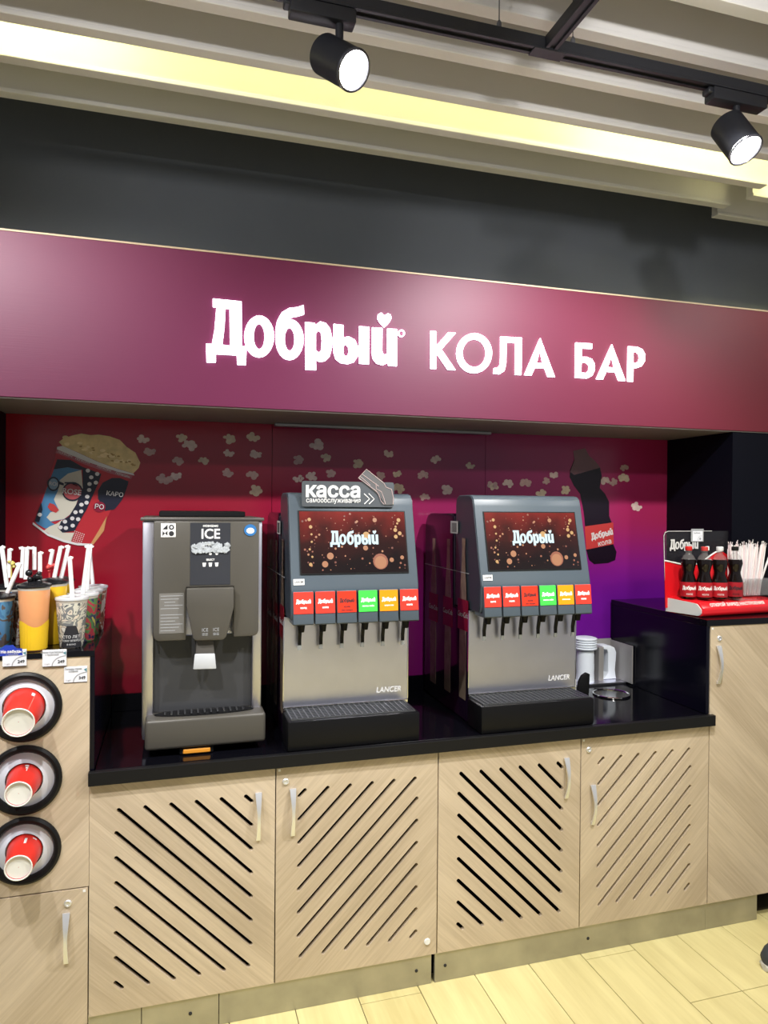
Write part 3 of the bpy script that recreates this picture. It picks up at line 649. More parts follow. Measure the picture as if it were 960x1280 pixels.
M['screen'] = screen_mat()
M['scrlogo'] = mat('screen_logo', (.1, .1, .1), .3, emit=(.62, .86, .95), es=.85)
M['bub'] = [mat('screen_bubble_%d' % i, (.02, .02, .02), .3, emit=c, es=1) for i, c in enumerate([(.34, .10, .05), (.48, .20, .09), (.60, .34, .12), (.20, .05, .03)])]
def face_T():
    til = math.atan(.25); return TR(0, .0448, 1.415) @ Matrix.Rotation(-til, 4, 'X')
FT = face_T(); KV = math.sqrt(1+.0625)
def V(z): return (z-1.415)*KV
def dispenser():
    t = thing('drink_dispenser', (.858, .3, ZW), 'x', 'drink dispenser', 'soft drink dispensers on the counter')
    # tray
    obj('drip_tray', MB().box(XA, XB, .001, .134, ZW+.0005, .976, .006, 2), M['tray'], t, True)
    g = MB(); g.box(XA+.012, XB-.012, .012, .130, .9765, .978)
    for k in range(24): x = XA+.016+k*(XB-XA-.032)/23; g.box(x-.0022, x+.0022, .014, .128, .978, .9815)
    for k in range(9): y = .016+k*.0138; g.box(XA+.014, XB-.014, y-.0016, y+.0016, .978, .9805)
    obj('grille', g, M['grille'], t)
    # body with rounded top, dark sides
    prof = [(.1405, ZW+.0005), (.1405, 1.30), (.302, 1.305), (.302, 1.672), (.33, 1.68), (.58, 1.68), (.62, 1.668), (.640, 1.64), (.645, 1.60), (.645, ZW+.0005)]
    bd = obj('body', MB().prism(prof, XA+.008, XB-.006, 'YZ', .008), M['bodyp'], t, True)
    # printed contour bottles on the left side
    xs = XA+.0078
    bp_ = [(.000, .016), (.02, .017), (.03, .014), (.05, .014), (.12, .020), (.20, .031), (.27, .036), (.34, .033), (.38, .035), (.44, .037), (.50, .036), (.56, .034), (.60, .036), (.63, .034)]
    glassm, labm = M.setdefault('sideglass', mat('side_glass_print', (.20, .15, .11), .25, vary=.5, vscale=25)), M.setdefault('sidered', mat('side_red_print', (.20, .008, .018), .25))
    for Yc, zt in ((.20, 1.585), (.36, 1.575), (.53, 1.57)):
        pts = [(Yc-wv*.95, zt-d) for d, wv in bp_]+[(Yc+wv*.95, zt-d) for d, wv in bp_[::-1]]
        obj('bottle_print', MB().prism(pts, xs-.0005, xs, 'YZ'), glassm, bd)
        obj('label_print', MB().prism([(Yc-.052, zt-.24), (Yc+.052, zt-.24), (Yc+.052, zt-.36), (Yc-.052, zt-.36)], xs-.0010, xs-.0006, 'YZ'), labm, bd)
        me = text_mesh('Coca-Cola', .030, .0004, 0, .8, .25); link('lettering', put(me, TR(xs-.0014, Yc, zt-.30) @ Matrix.Rotation(-PI/2, 4, 'Z')), M['greyink'], bd)
    obj('seam', MB().box(XA+.0072, XA+.0079, .145, .64, 1.449, 1.4515), M['greyink'], bd)
    if True:
        b = obj('barcode_sticker', MB().box(xs-.0012, xs-.0002, .26, .335, 1.60, 1.65), mat('barcode_paper', (.45, .45, .45), .5), bd)
        for k in range(6): obj('barcode_bar', MB().box(xs-.0017, xs-.0012, .27+k*.009, .274+k*.009+.002*(k % 2), 1.605, 1.643), M['ink'], bd)
    # steel splash plate
    sp = obj('splash_plate', MB().box(.627, 1.090, .1345, .1402, .990, 1.31, .001, 1), M['steel'], t)
    obj('lower_lip', MB().box(.626, 1.092, .128, .1402, .9765, .9895, .002, 1), M['chrome'], sp)
    for x in (.625, 1.0905): obj('edge_strip', MB().box(x-.0005, x+.002, .132, .1402, .990, 1.30), M['chrome'], sp)
    decal('lettering', 'LANCER', .028, 1.017, .1338, 1.028, mat('embossed', (.85, .85, .85), .3, .2), sp, .012, .92, 0, .2)
    # head
    hp = [(.045, 1.412), (.048, 1.425), (.120, 1.715), (.128, 1.738), (.142, 1.750), (.165, 1.754), (.27, 1.754), (.292, 1.745), (.30, 1.72), (.30, 1.31), (.06, 1.31), (.05, 1.33), (.049, 1.40)]
    hd_ = obj('head', MB().prism(hp, .638, 1.100, 'YZ', .004), M['head'], t, True)
    for x in (.6372, 1.1008): obj('shaded_cheek', MB().prism([(y+.006 if y < .2 else y-.006, z-.004 if z > 1.5 else z+.004) for y, z in hp], x-.0012, x+.0012, 'YZ'), M['headshade'], hd_)  # thin plates carrying the painted shade of the head's sides
    # screen on the sloping face (built upright, then tilted with the face)
    s0, s1, v0, v1 = .674, 1.063, 1.4715, 1.686
    def tilt(mb): return mb.xf(FT @ TR(0, 0, -1.415*KV) @ Matrix.Diagonal((1, 1, KV, 1)))
    TT = FT @ TR(0, 0, -1.415*KV) @ Matrix.Diagonal((1, 1, KV, 1))
    obj('screen_bezel', tilt(MB().box(s0-.004, s1+.004, -.0035, .003, v0-.004, v1+.004)), M['blackplastic'], hd_)
    so = obj('screen', tilt(MB().box(s0, s1, -.0045, -.0036, v0, v1)), M['screen'], hd_)
    random.seed(11); lay = {0: MB(), 1: MB(), 2: MB(), 3: MB()}
    spots_ = [(random.uniform(s0+.01, s1-.01), random.uniform(v0+.008, v1-.008), random.choice((.0012, .0016, .002, .003, .004)), random.choice((0, 1, 3, 0))) for _ in range(110)]
    spots_ += [(s0+.036+random.uniform(-.006, .006), v0+.03+k*.013, random.choice((.004, .006)), 2) for k in range(0, 14, 2)] + [(s1-.03+random.uniform(-.01, .01), v1-.03-k*.012, random.choice((.004, .007)), 2) for k in range(6)]
    spots_ += [(s0+.288, v0+.037, .028, 0), (s0+.288, v0+.034, .022, 1), (s0+.105, v0+.058, .012, 1), (s0+.085, v0+.03, .011, 1), (s0+.33, v0+.042, .008, 1), (s0+.24, v1-.085, .013, 2), (s0+.275, v1-.03, .008, 1), (s0+.37, v0+.05, .007, 1), (s0+.235, v0+.085, .009, 1)]
    for i, (x, z, r_, k) in enumerate(spots_): lay[k].mesh(put(curve_mesh([ell(x, z, r_, r_, 8 if r_ < .005 else 18)], .0002), TR(0, -.0046-.000004*i, 0)))
    for k in lay: o = obj('screen_bubbles', tilt(lay[k]), M['bub'][k], so, norm=False); o['kind'] = 'stuff'
    logo('screen_logo', .178, s0+.195, -.0056, v0+.118, M['scrlogo'], so, 0, TT)
    obj('maker_sticker', tilt(MB().box(.646, .684, -.0016, -.0004, 1.433, 1.453)), M['paper'], hd_); decal('lettering', 'LANCER', .0085, .665, -.0020, 1.443, M['ink'], hd_, .02, 1, 0, 0, TT)
    # six valves
    cols = [((.80, .035, .022), 'w', 'кола'), ((.80, .035, .022), 'w', 'кола'), ((.62, .030, .012), 'k', 'кола'), ((.05, .62, .06), 'w', 'лимон-лайм'), ((.86, .23, .006), 'w', 'апельсин'), ((.78, .035, .022), 'w', 'кола')]
    P = (1.100-.640)/6
    for i, (c, tk, tx) in enumerate(cols):
        xa = .640+i*P+.003; xb = .640+(i+1)*P-.003; xm = (xa+xb)/2
        key = 'lab'+str(c)
        if key not in M: M[key] = mat('valve_label', c, .3, emit=c, es=.55)
        vv = obj('valve', MB().prism([(.040, 1.412), (.026, 1.300), (.032, 1.296), (.118, 1.296), (.118, 1.31), (.0485, 1.3105), (.0485, 1.412)], xa, xb, 'YZ', .002), M['head'], t, True)
        sl = (.040-.026)/(1.412-1.300)
        VT = TR(0, .026+sl*(1.334-1.300), 1.334) @ Matrix.Rotation(-math.atan(sl), 4, 'X')
        obj('label_card', MB().box(xa+.0015, xb-.0015, -.0025, -.0002, .002, .076, .0005, 1).xf(VT), M[key], vv)
        im_ = M['btnwhite'] if tk == 'w' else M['ink']
        logo('logo', .052, xm, -.0027, .043, im_, vv, 0, VT)
        decal('lettering', tx, .010 if len(tx) < 5 else .0075, xm, -.0027, .022, im_, vv, .02, 1, 0, 0, VT)
        if tk == 'k': decal('lettering', 'без сахара', .0075, xm, -.0027, .010, im_, vv, .02, 1, 0, 0, VT)
        obj('nozzle', MB().lathe([(.011, -.030), (.013, -.012), (.016, 0)], (xm, .075, 1.296), (0, 0, 1), 14), M['blackplastic'], vv, True)
        obj('lever', MB().prism([(.088, 1.296), (.098, 1.296), (.112, 1.236), (.110, 1.214), (.105, 1.214), (.104, 1.236)], xm-.006, xm+.006, 'YZ'), M['blackplastic'], vv)
        obj('lever_tip', MB().prism([(.1035, 1.2135), (.1115, 1.2135), (.112, 1.197), (.106, 1.197)], xm-.0065, xm+.0065, 'YZ'), M['leverclear'], vv)
    return t
M['btnwhite'] = mat('button_white', (.9, .9, .9), .4, emit=(1, 1, 1), es=.35); M['leverclear'] = mat('lever_tip', (.35, .37, .38), .3)
d1 = dispenser(); d1['label'] = 'slate drink dispenser with six valves beside the ice machine, sign on top'
d2 = dup(d1, (.711, 0, 0)); d2['label'] = 'slate drink dispenser with six valves next to the white lids, no sign on top'

# checkout sign on the first dispenser
ck = thing('checkout_sign', (.86, .15, 1.754), 'grey self-checkout sign with hand and card on top of dispenser', 'sign')
M['cksign'] = mat('sign_slate', (.085, .095, .108), .4); M['hand'] = mat('sign_hand', (.12, .12, .125), .4); M['handline'] = mat('sign_line', (.55, .42, .42), .5)
def rrect(x0, x1, z0, z1, r, n=5):
    out = []
    for cx, cz, a in ((x1-r, z0+r, -PI/2), (x1-r, z1-r, 0), (x0+r, z1-r, PI/2), (x0+r, z0+r, PI)):
        out += [(cx+r*math.cos(a+PI/2*i/n), cz+r*math.sin(a+PI/2*i/n)) for i in range(n+1)]
    return out
YS = .108
a = onY(377.4, 601, YS); b_ = onY(492.3, 634, YS); sx0, sx1, sz1, sz0 = a.x, b_.x, a.z, b_.z
plate = obj('plate', MB().prism(rrect(sx0, sx1, sz0, sz1, .008), YS, YS+.004), M['cksign'], ck)
obj('bracket', MB().box(sx0+.06, sx1-.06, YS+.0045, .20, 1.7545, 1.7575), M['cksign'], ck)
S_ = lambda L_, Y: [tz(q, 330, 570, 220/960, Y) for q in L_]
obj('hand', MB().prism(S_([(515,120),(558,72),(650,140),(660,165),(700,180),(708,240),(700,265),(660,268),(630,215),(600,190)], YS-.003), YS-.0035, YS-.0005), M['hand'], ck)
def line3(pts, r=.0011): return obj('hand_line', MB().tube([(x, YS-.0042, z) for x, z in S_(pts, YS-.003)], r, 6), M['handline'], ck)
line3([(515,120),(558,72),(655,150)]); line3([(515,120),(610,190),(625,210)]); line3([(535,100),(625,165)]); line3([(525,112),(580,160)]); line3([(655,150),(665,170),(695,182),(706,230),(703,262)]); line3([(610,150),(612,180),(640,195),(655,235),(662,262)]); line3([(625,210),(638,245),(655,265)])
for tt, tx, ty, s_, bo in (('касса', 378, 190, .072, .030), ('самообслуживания', 380, 243, .0245, .006)):
    c = tz((tx, ty), 330, 570, 220/960, YS); me = text_mesh(tt, s_, .0006, bo)
    wdt = max(v.co.x for v in me.vertices)-min(v.co.x for v in me.vertices); target = tz((528, ty), 330, 570, 220/960, YS)[0]-tz((232, ty), 330, 570, 220/960, YS)[0]
    me.transform(Matrix.Diagonal((target/wdt, 1, 1, 1))); link('lettering', put(me, TR(c[0], YS-.0004, c[1])), M['paper'], ck)
for dx in (0, 26): obj('chevron', MB().tube([(x, YS-.0008, z) for x, z in S_([(545+dx, 205), (575+dx, 235), (547+dx, 262)], YS)], .0018, 6), M['paper'], ck)

# ------------------------------------------------------------------ lids, ring, tab at the right end of the counter
lh = thing('lid_holder', (2.2, .58, ZW), 'grey metal holder standing against the black side panel', 'holder')
obj('base', MB().box(2.05, 2.318, .52, .648, ZW+.0005, ZW+.010, .001, 1), M['steel'], lh)
M['gm'] = mat('grey_metal', (.40, .385, .375), .45, .4)
obj('back', MB().box(2.05, 2.318, .644, .650, ZW+.0105, 1.068, .001, 1), M['gm'], lh)
obj('side', MB().box(2.312, 2.318, .47, .6435, ZW+.0105, 1.062, .001, 1), M['gm'], lh)
obj('divider', MB().box(2.194, 2.220, .56, .6435, ZW+.0105, 1.045, .001, 1), M['gm'], lh)
M['lid'] = mat('lid_white', (.80, .86, .95), .35)
CX, CY = 2.135, .585
for k in range(5):
    z = 1.040+k*.011
    o = obj('drink_cover', MB().lathe([(.034, -.006), (.054-.001*(k % 2), -.001), (.0545-.001*(k % 2), .004), (.051, .0065), (.042, .009)], (CX, CY, z), (0, 0, 1), 30), M['lid'], None, True)
    setp(o, ('lowest', 'second lowest', 'middle', 'second highest', 'topmost')[k]+' white lid of the stack in the lid tower', 'lid', 'white lids stacked by the dispenser')
o = obj('lid_tower', MB().lathe([(.043, 0), (.0415, .04), (.0425, .08), (.0415, .09), (.0415, .149)], (CX, CY, ZW+.0105), (0, 0, 1), 30), M['lid'], None, True)
setp(o, 'pale stacked column carrying the white lids by the dispenser', 'lid stack')
cpoly = [(2.225, 1.048), (2.270, 1.046), (2.292, 1.036), (2.303, 1.012), (2.300, .97), (2.296, .93), (2.303, .8855), (2.225, .8855), (2.246, .897), (2.258, .917), (2.258, 1.012), (2.250, 1.028), (2.225, 1.032)]
o = obj('lid_sleeve', MB().prism(cpoly, .58, .64, 'XZ', .002), M['lid'], None, True); setp(o, 'curved white sleeve of lids in the metal holder', 'lid stack')
rg = thing('waste_ring', (2.13, .365, ZW), 'chrome ring around the waste hole in the black counter', 'ring')
obj('rim', MB().torus((2.13, .365, ZW+.004), .078, .004, (0, 0, 1), 48, 8), M['chrome'], rg, True)
obj('dish', MB().lathe([(.074, .003), (.066, .0012), (.001, .0012), (.001, .0006), (.072, .0006)], (2.13, .365, ZW), (0, 0, 1), 40, caps=False), mat('dish_dark', (.06, .06, .065), .15, .6), rg, True)
o = obj('tray_handle', MB().prism([(1.980, ZW+.0005), (2.036, ZW+.0005), (2.040, .964), (2.022, .972), (2.0, .960), (1.984, .932)], .395, .410, 'XZ', .003), M['blackplastic'], None, True)
setp(o, 'black rounded plastic tab standing beside the second dispenser', 'tab')
o = obj('white_block', MB().box(1.945, 1.974, .40, .43, ZW+.0005, .945, .003, 2), M['white']); setp(o, 'small white plastic block beside the black tab', 'block')

# ------------------------------------------------------------------ counter display with bottles and straws
ds = thing('display_stand', (2.354, .062, ZR), 'red and clear acrylic logo stand on the tall cabinet', 'display stand')
RZ = math.radians(3.8)
DM = TR(2.354, .062, ZR) @ Matrix.Rotation(RZ, 4, 'Z')
M['dsred'] = mat('display_red', (.72, .012, .020), .18, coat=.4); M['acryl'] = mat('smoky_acrylic', (.03, .03, .035), .08, alpha=.40, spec=.6); M['dswhite'] = mat('display_white', (.62, .62, .62), .4)
def dob(name, mb, m, par, sm=False): return obj(name, mb.xf(DM), m, par, sm)
# base: wedge with a rounded front, white end cap
pf = [(.0, .014), (.004, .005), (.014, .0005), (.172, .0005), (.172, .070), (.060, .062), (.026, .058), (.018, .056), (.002, .036), (.0, .030)]
def flare(mb):
    for v in mb.bm.verts:
        if v.co.x < .05: v.co.x -= .20*v.co.y
    return mb
bs = dob('base', flare(MB().prism(pf, .004, .42, 'YZ', .002)), M['dsred'], ds, True)
pw = [(y+.006 if y < .02 else y, z*.84+.004) for y, z in pf]
dob('end_cap', flare(MB().prism(pw, -.002, .0035, 'YZ')), M['dswhite'], bs)
me = text_mesh('ОТКРОЙ ЗАРЯД НАСТРОЕНИЯ', .021, .0006, .02); wdt = max(v.co.x for v in me.vertices)-min(v.co.x for v in me.vertices); me.transform(Matrix.Diagonal((.30/wdt, 1, 1, 1)))
me.transform(DM @ TR(.20, .0088, .0466) @ Matrix.Rotation(-math.radians(39), 4, 'X')); link('lettering', me, M['paper'], bs)
# back board: smoky clear outline with red wave below
bx0, bx1, bz0, bz1 = -.085, .34, .02, .352
bd_out = [(bx0+.012, bz0), (bx1, bz0), (bx1, bz1-.03), (bx1-.008, bz1-.008), (bx1-.03, bz1), (bx0+.02, bz1), (bx0+.004, bz1-.006), (bx0-.002, bz1-.02)]
bx_shift = lambda L_: [(x+.03, z) for x, z in L_]
bb = dob('back_board', MB().prism(bx_shift(bd_out), .166, .170), M['acryl'], ds)
wave = [(bx0+.010, bz0), (.33, bz0), (.33, .185), (.30, .215), (.27, .245), (.235, .262), (.20, .258), (.165, .240), (.125, .215), (.07, .203), (.02, .205), (-.03, .215), (bx0+.002, .225)]
dob('red_wave', MB().prism(bx_shift(wave), .1622, .1656), M['dsred'], bb)
top = wave[5:]; wl = [(x, .1612, z) for x, z in bx_shift(top)]
dob('wave_edge', MB().tube(wl, .0034, 6), M['paper'], bb)
dob('left_edge', MB().tube([(x, .164, z) for x, z in bx_shift([(bx0+.012, bz0+.02), (bx0+.002, .225), (bx0-.002, bz1-.02), (bx0+.004, bz1-.006), (bx0+.02, bz1), (.18, bz1)])], .0014, 6), M['dswhite'], bb)
link('logo', put(logo_mesh(.158), DM @ TR(.052, .1618, .292)), M['dswhite'], bb)
pc = thing('price_card', (2.5, .2, 1.57), 'small clear-sleeved price card clipped on the red display', 'price tag')
dob('sleeve', MB().box(.088, .158, .1585, .1605, .305, .362, .0005, 1).xf(Matrix.Identity(4)), mat('sleeve', (.35, .36, .38), .15), pc)
dob('card', MB().box(.096, .152, .1575, .1584, .308, .352, .0003, 1), M['tagpale'], pc)
link('lettering', put(text_mesh('Трубочка', .008, .0004, .02), DM @ TR(.118, .1572, .344)), M['greyink'], pc)
link('lettering', put(text_mesh('10', .012, .0004, .02), DM @ TR(.136, .1572, .318)), M['ink'], pc)
dob('arc_print', MB().tube([(.124+.0, .1573, .310), (.126, .1573, .322), (.134, .1573, .330), (.146, .1573, .331)], .0007, 5), M['greyink'], pc)
# bottles
M['cola'] = mat('cola', (.006, .003, .003), .08, spec=.6); M['neck'] = mat('clear_neck', (.35, .33, .33), .06, alpha=.22, spec=.8)
caps = [mat('cap_red', (.65, .02, .02), .35), mat('cap_pale_red', (.60, .05, .05), .35), mat('cap_white', (.78, .79, .82), .35), mat('cap_black', (.010, .010, .011), .35)]
M['blabel'] = mat('bottle_label', (.42, .012, .020), .3); M['blabeldark'] = mat('bottle_label_dark', (.34, .012, .020), .3)
blab = ('cola bottle with red cap, leftmost of the four in display', 'cola bottle with red and white cap, second from left in display', 'cola bottle with white cap in the red display', 'cola bottle with black cap beside the paper straws')
# photo: the bottles stand shoulder to shoulder in front of the red wave
bpx = (860, 880, 899, 918); bys = (.132, .10, .085, .085)
for i in range(4):
    Yb = .062+bys[i]-.03; p = onY(bpx[i], 757, Yb); x, y, z0 = p.x, p.y, ZR+.0665
    t = thing('cola_bottle', (x, y, z0), blab[i], 'bottle', 'cola bottles in the display'); R = .0325
    obj('bottle_body', MB().lathe([(.018, 0), (R-.003, .003), (R, .012), (R, .072), (R-.001, .078), (.0235, .104), (.0225, .114), (.0265, .132), (R-.0015, .150), (R-.002, .158), (.0285, .168)], (x, y, z0), (0, 0, 1), 24), M['cola'], t, True)
    obj('neck', MB().lathe([(.0285, .1683), (.022, .182), (.0125, .192), (.011, .197), (.011, .200), (.0145, .201), (.0145, .204), (.011, .205)], (x, y, z0), (0, 0, 1), 20), M['neck'], t, True)
    cp = obj('cap', MB().lathe([(.0135, .2055), (.0145, .207), (.0145, .221), (.0128, .223)], (x, y, z0), (0, 0, 1), 20), caps[i], t, True)
    if i == 1: obj('cap_patch', MB().lathe([(.0149, .209), (.0149, .219)], (x+.0004, y-.0002, z0), (0, 0, 1), 20, caps=False).xf(Matrix.Identity(4)), M['paper'], cp) if False else obj('cap_patch', MB().box(x+.004, x+.0152, y-.012, y+.004, z0+.2065, z0+.2245, .002, 1), M['paper'], cp)
    lbm = obj('label_band', MB().lathe([(R+.0006, .010), (R+.0008, .012), (R+.0008, .070), (R+.0006, .072)], (x, y, z0), (0, 0, 1), 24, caps=False), M['blabel' if i < 3 else 'blabeldark'], t, True)
    lm = logo_mesh(.060); nx = Vector((CAM.x-x, CAM.y-y, 0)).normalized(); ang = math.atan2(nx.x, -nx.y)
    for v in lm.vertices:
        a_ = v.co.x/(R+.001); rr = R+.0013+(.0004 if v.co.y < -.0003 else 0); v.co = Vector((rr*math.sin(a_), -rr*math.cos(a_), v.co.z))
    link('logo', put(lm, TR(x, y, z0+.047) @ Matrix.Rotation(ang+.18, 4, 'Z')), M['paper'] if i < 3 else M['ink'], lbm)
    me = text_mesh('кола', .012, .0005, .02)
    for v in me.vertices:
        a_ = v.co.x/(R+.001); rr = R+.0013; v.co = Vector((rr*math.sin(a_), -rr*math.cos(a_), v.co.z))
    link('lettering', put(me, TR(x, y, z0+.022) @ Matrix.Rotation(ang+.18, 4, 'Z')), M['paper'] if i < 3 else M['ink'], lbm)
# straw holder and straws
sh = thing('straw_holder', (2.70, .19, ZR+.0685), 'clear acrylic straw box at the right end of display', 'holder')
hx0, hx1 = onY(912, 750, .19).x, onY(956, 750, .19).x; hy0, hy1 = .166, .222; hz = ZR+.0685
b = MB().box(hx0, hx1, hy0, hy0+.002, hz, hz+.075).box(hx0, hx1, hy1-.002, hy1, hz, hz+.075).box(hx0, hx0+.002, hy0+.002, hy1-.002, hz, hz+.075).box(hx1-.002, hx1, hy0+.002, hy1-.002, hz, hz+.075)
obj('acrylic_box', b, M['clear'], sh)
M['straw'] = mat('straw_wrap', (.86, .83, .84), .55, vary=.06, vscale=60); M['straw2'] = mat('straw_wrap_pink', (.84, .70, .71), .55)
random.seed(21); N_S = 46; wx = hx1-hx0-.048
for k in range(N_S):
    u_ = ((k*7) % N_S)/(N_S-1); bxp = hx0+.008+wx*u_; byp = hy0+.008+.040*((k*5) % 6)/5
    topx = bxp-.016+.062*u_+random.uniform(-.008, .008); topy = byp+random.uniform(-.010, .006)
    tl = random.uniform(.215, .240); last = k == N_S-1
    if last: bxp = hx1-.040; topx = bxp+.075; tl = .200
    o = obj('paper_straw', MB().tube([(bxp, byp, hz), (topx, topy, hz+tl-.012)], .0046, 6).tube([(topx, topy, hz+tl-.0118), (topx+random.uniform(-.006, .006), topy-.002, hz+tl+random.uniform(-.004, .008))], [.0046, .0058], 6, .35), M['straw'] if k % 4 else M['straw2'], None, True)
    setp(o, 'white paper straw leaning far out of the box to the right' if last else 'white paper-wrapped straw in the clear box beside the cola bottles', 'straw', 'wrapped straws in the display')

# ------------------------------------------------------------------ cups on the left cabinet
def print_mat(name, cols, scale, seed=0):
    m = bpy.data.materials.new(name); m.use_nodes = True; N, L = nodes(m); b = N['Principled BSDF']
    g = N.new('ShaderNodeNewGeometry'); n = N.new('ShaderNodeTexNoise'); n.inputs['Scale'].default_value = scale; n.inputs['Detail'].default_value = 2.5; n.inputs['Distortion'].default_value = 1.2
    mp = N.new('ShaderNodeMapping'); mp.inputs['Location'].default_value = (seed*3.1, seed, seed*.7); L.new(g.outputs['Position'], mp.inputs[0]); L.new(mp.outputs[0], n.inputs['Vector'])
    r = N.new('ShaderNodeValToRGB'); r.color_ramp.interpolation = 'CONSTANT'; e = r.color_ramp.elements
    for i, c in enumerate(cols):
        p_ = .30+.42*i/len(cols) if i else 0
        if i < 2: e[i].position = p_; e[i].color = c+(1,)
        else: q = e.new(p_); q.color = c+(1,)
    L.new(n.outputs['Fac'], r.inputs[0]); L.new(r.outputs[0], b.inputs['Base Color']); b.inputs['Roughness'].default_value = .25
    return m
PM = dict(
 film=print_mat('film_print', [(.10, .11, .12), (.62, .60, .52), (.20, .21, .22), (.70, .62, .52), (.30, .28, .26), (.66, .66, .64)], 22),
 dark=print_mat('dark_print', [(.02, .03, .09), (.40, .05, .07), (.10, .22, .08), (.05, .06, .12), (.45, .42, .10)], 20, 2),
 orange=mat('orange_print', (.80, .36, .16), .3, vary=.12, vscale=14), yellow=mat('yellow_print', (.80, .50, .02), .3, vary=.1, vscale=14),
 blue=print_mat('blue_print', [(.05, .17, .36), (.08, .24, .44), (.10, .08, .08), (.07, .20, .40)], 14, 4),
 brown=print_mat('brown_print', [(.16, .07, .05), (.30, .12, .08), (.55, .50, .45), (.12, .05, .04)], 24, 6))
M['lidblack'] = mat('lid_black', (.010, .010, .012), .25); M['lidclear'] = mat('lid_clear', (.72, .74, .78), .15, alpha=.75)
def cup(x, y, h, rt, rb, m, lidm, label, band=None, topper=None):
    t = thing('souvenir_cup', (x, y, ZL), label, 'cup', 'souvenir cups on the left cabinet'); z = ZL+.0005
    bo = obj('cup_body', MB().lathe([(rb-.002, 0), (rb, .003), (rt, h-.012)], (x, y, z), (0, 0, 1), 28), PM[m], t, True)
    obj('rim', MB().lathe([(rt+.0002, h-.0118), (rt+.001, h-.004)], (x, y, z), (0, 0, 1), 28), mat('rim', (.45, .43, .40), .3) if 'rimm' not in M else M['rimm'], t, True)
    if lidm == 'clear': obj('lid', MB().lathe([(rt+.003, h-.0038), (rt+.004, h-.001), (rt+.003, h+.004), (rt-.006, h+.006), (rt-.008, h+.003), (.004, h+.003)], (x, y, z), (0, 0, 1), 28), M['lidclear'], t, True)
    else: obj('lid', MB().lathe([(rt+.003, h-.0038), (rt+.005, h-.001), (rt+.004, h+.004), (rt-.004, h+.007), (rt*.5, h+.013), (.006, h+.014)], (x, y, z), (0, 0, 1), 28), M['lidblack'], t, True)
    return t, bo
M['rimm'] = mat('cup_rim', (.50, .47, .42), .25)
ca, cab = cup(-.062, .082, .155, .047, .036, 'film', 'clear', 'film-print cup with clear lid and white straw at the front right')
# triangular title block of the film print
def on_cup(me, x, y, rt, rb, h, ang=0):
    for v in me.vertices:
        z = v.co.z; r = rb+(rt-rb)*z/h+.0009+(.0004 if v.co.y < -.0003 else 0); a_ = v.co.x/r
        v.co = Vector((r*math.sin(a_), -r*math.cos(a_), z))
    return put(me, TR(x, y, ZL) @ Matrix.Rotation(ang, 4, 'Z'))
def grid_poly(x0, x1, f0, f1, n=10):
    """strip polygon with enough points to wrap round a cup"""
    t = MB(); rows = []
    for i in range(n+1):
        u_ = i/n; rows.append([t.bm.verts.new((x0+(x1-x0)*u_, -.0003, f0(u_))), t.bm.verts.new((x0+(x1-x0)*u_, -.0003, f1(u_)))])
    for a, b in zip(rows, rows[1:]): t.bm.faces.new((a[0], b[0], b[1], a[1]))
    me = bpy.data.meshes.new('p'); t.bm.to_mesh(me); t.bm.free(); return me
link('title_print', on_cup(grid_poly(-.034, .034, lambda u_: .003, lambda u_: .012+.085*min(.72, 1.25*(1-abs(2*u_-1))), 16), -.062, .082, .047, .036, .155, .1), M['ink'], cab)
for tt, sz, zz in (('СТО ЛЕТ', .0125, .037), ('ТОМУ ВПЕРЁД', .0080, .025), ('В КИНО', .007, .013)):
    me = text_mesh(tt, sz, .0005, .02); me.transform(TR(0, -.001, zz)); 
    for v in me.vertices: v.co.y -= .0006
    link('lettering', put(on_cup(me, 0, 0, .0475, .0365, .155, 0), TR(-.062, .082, 0) @ Matrix.Rotation(.1, 4, 'Z')), M['paper'], cab)
cup(-.040, .185, .155, .047, .036, 'dark', 'clear', 'dark red and blue cup with clear lid just behind film cup')
cup(-.036, .295, .155, .047, .036, 'dark', 'clear', 'dark printed cup, third back in the right row')
cup(-.030, .405, .155, .047, .036, 'brown', 'clear', 'brownish cup at the back of the right row')
co, cob = cup(-.168, .060, .200, .046, .037, 'orange', 'black', 'orange and yellow cup with black lid and black figure topper')
link('yellow_print', on_cup(grid_poly(-.075, .075, lambda u_: .004, lambda u_: .085+.010*math.sin(u_*9), 16), -.168, .060, .046, .037, .200, .2), PM['yellow'], cob)
cup(-.130, .160, .200, .044, .036, 'yellow', 'black', 'plain yellow cup with black lid behind the orange cup')
cup(-.275, .085, .165, .047, .037, 'blue', 'black', 'blue printed cup with black lid at the left edge')
cup(-.238, .172, .150, .034, .030, 'brown', 'black', 'brown and white cup between blue and orange cups')
cup(-.275, .275, .175, .046, .036, 'blue', 'black', 'black-lidded cup at the back left edge')
cup(-.178, .262, .180, .046, .036, 'brown', 'black', 'black-lidded brown cup behind the orange cup')
cup(-.138, .372, .185, .046, .036, 'yellow', 'black', 'black-lidded yellow cup at the back middle')
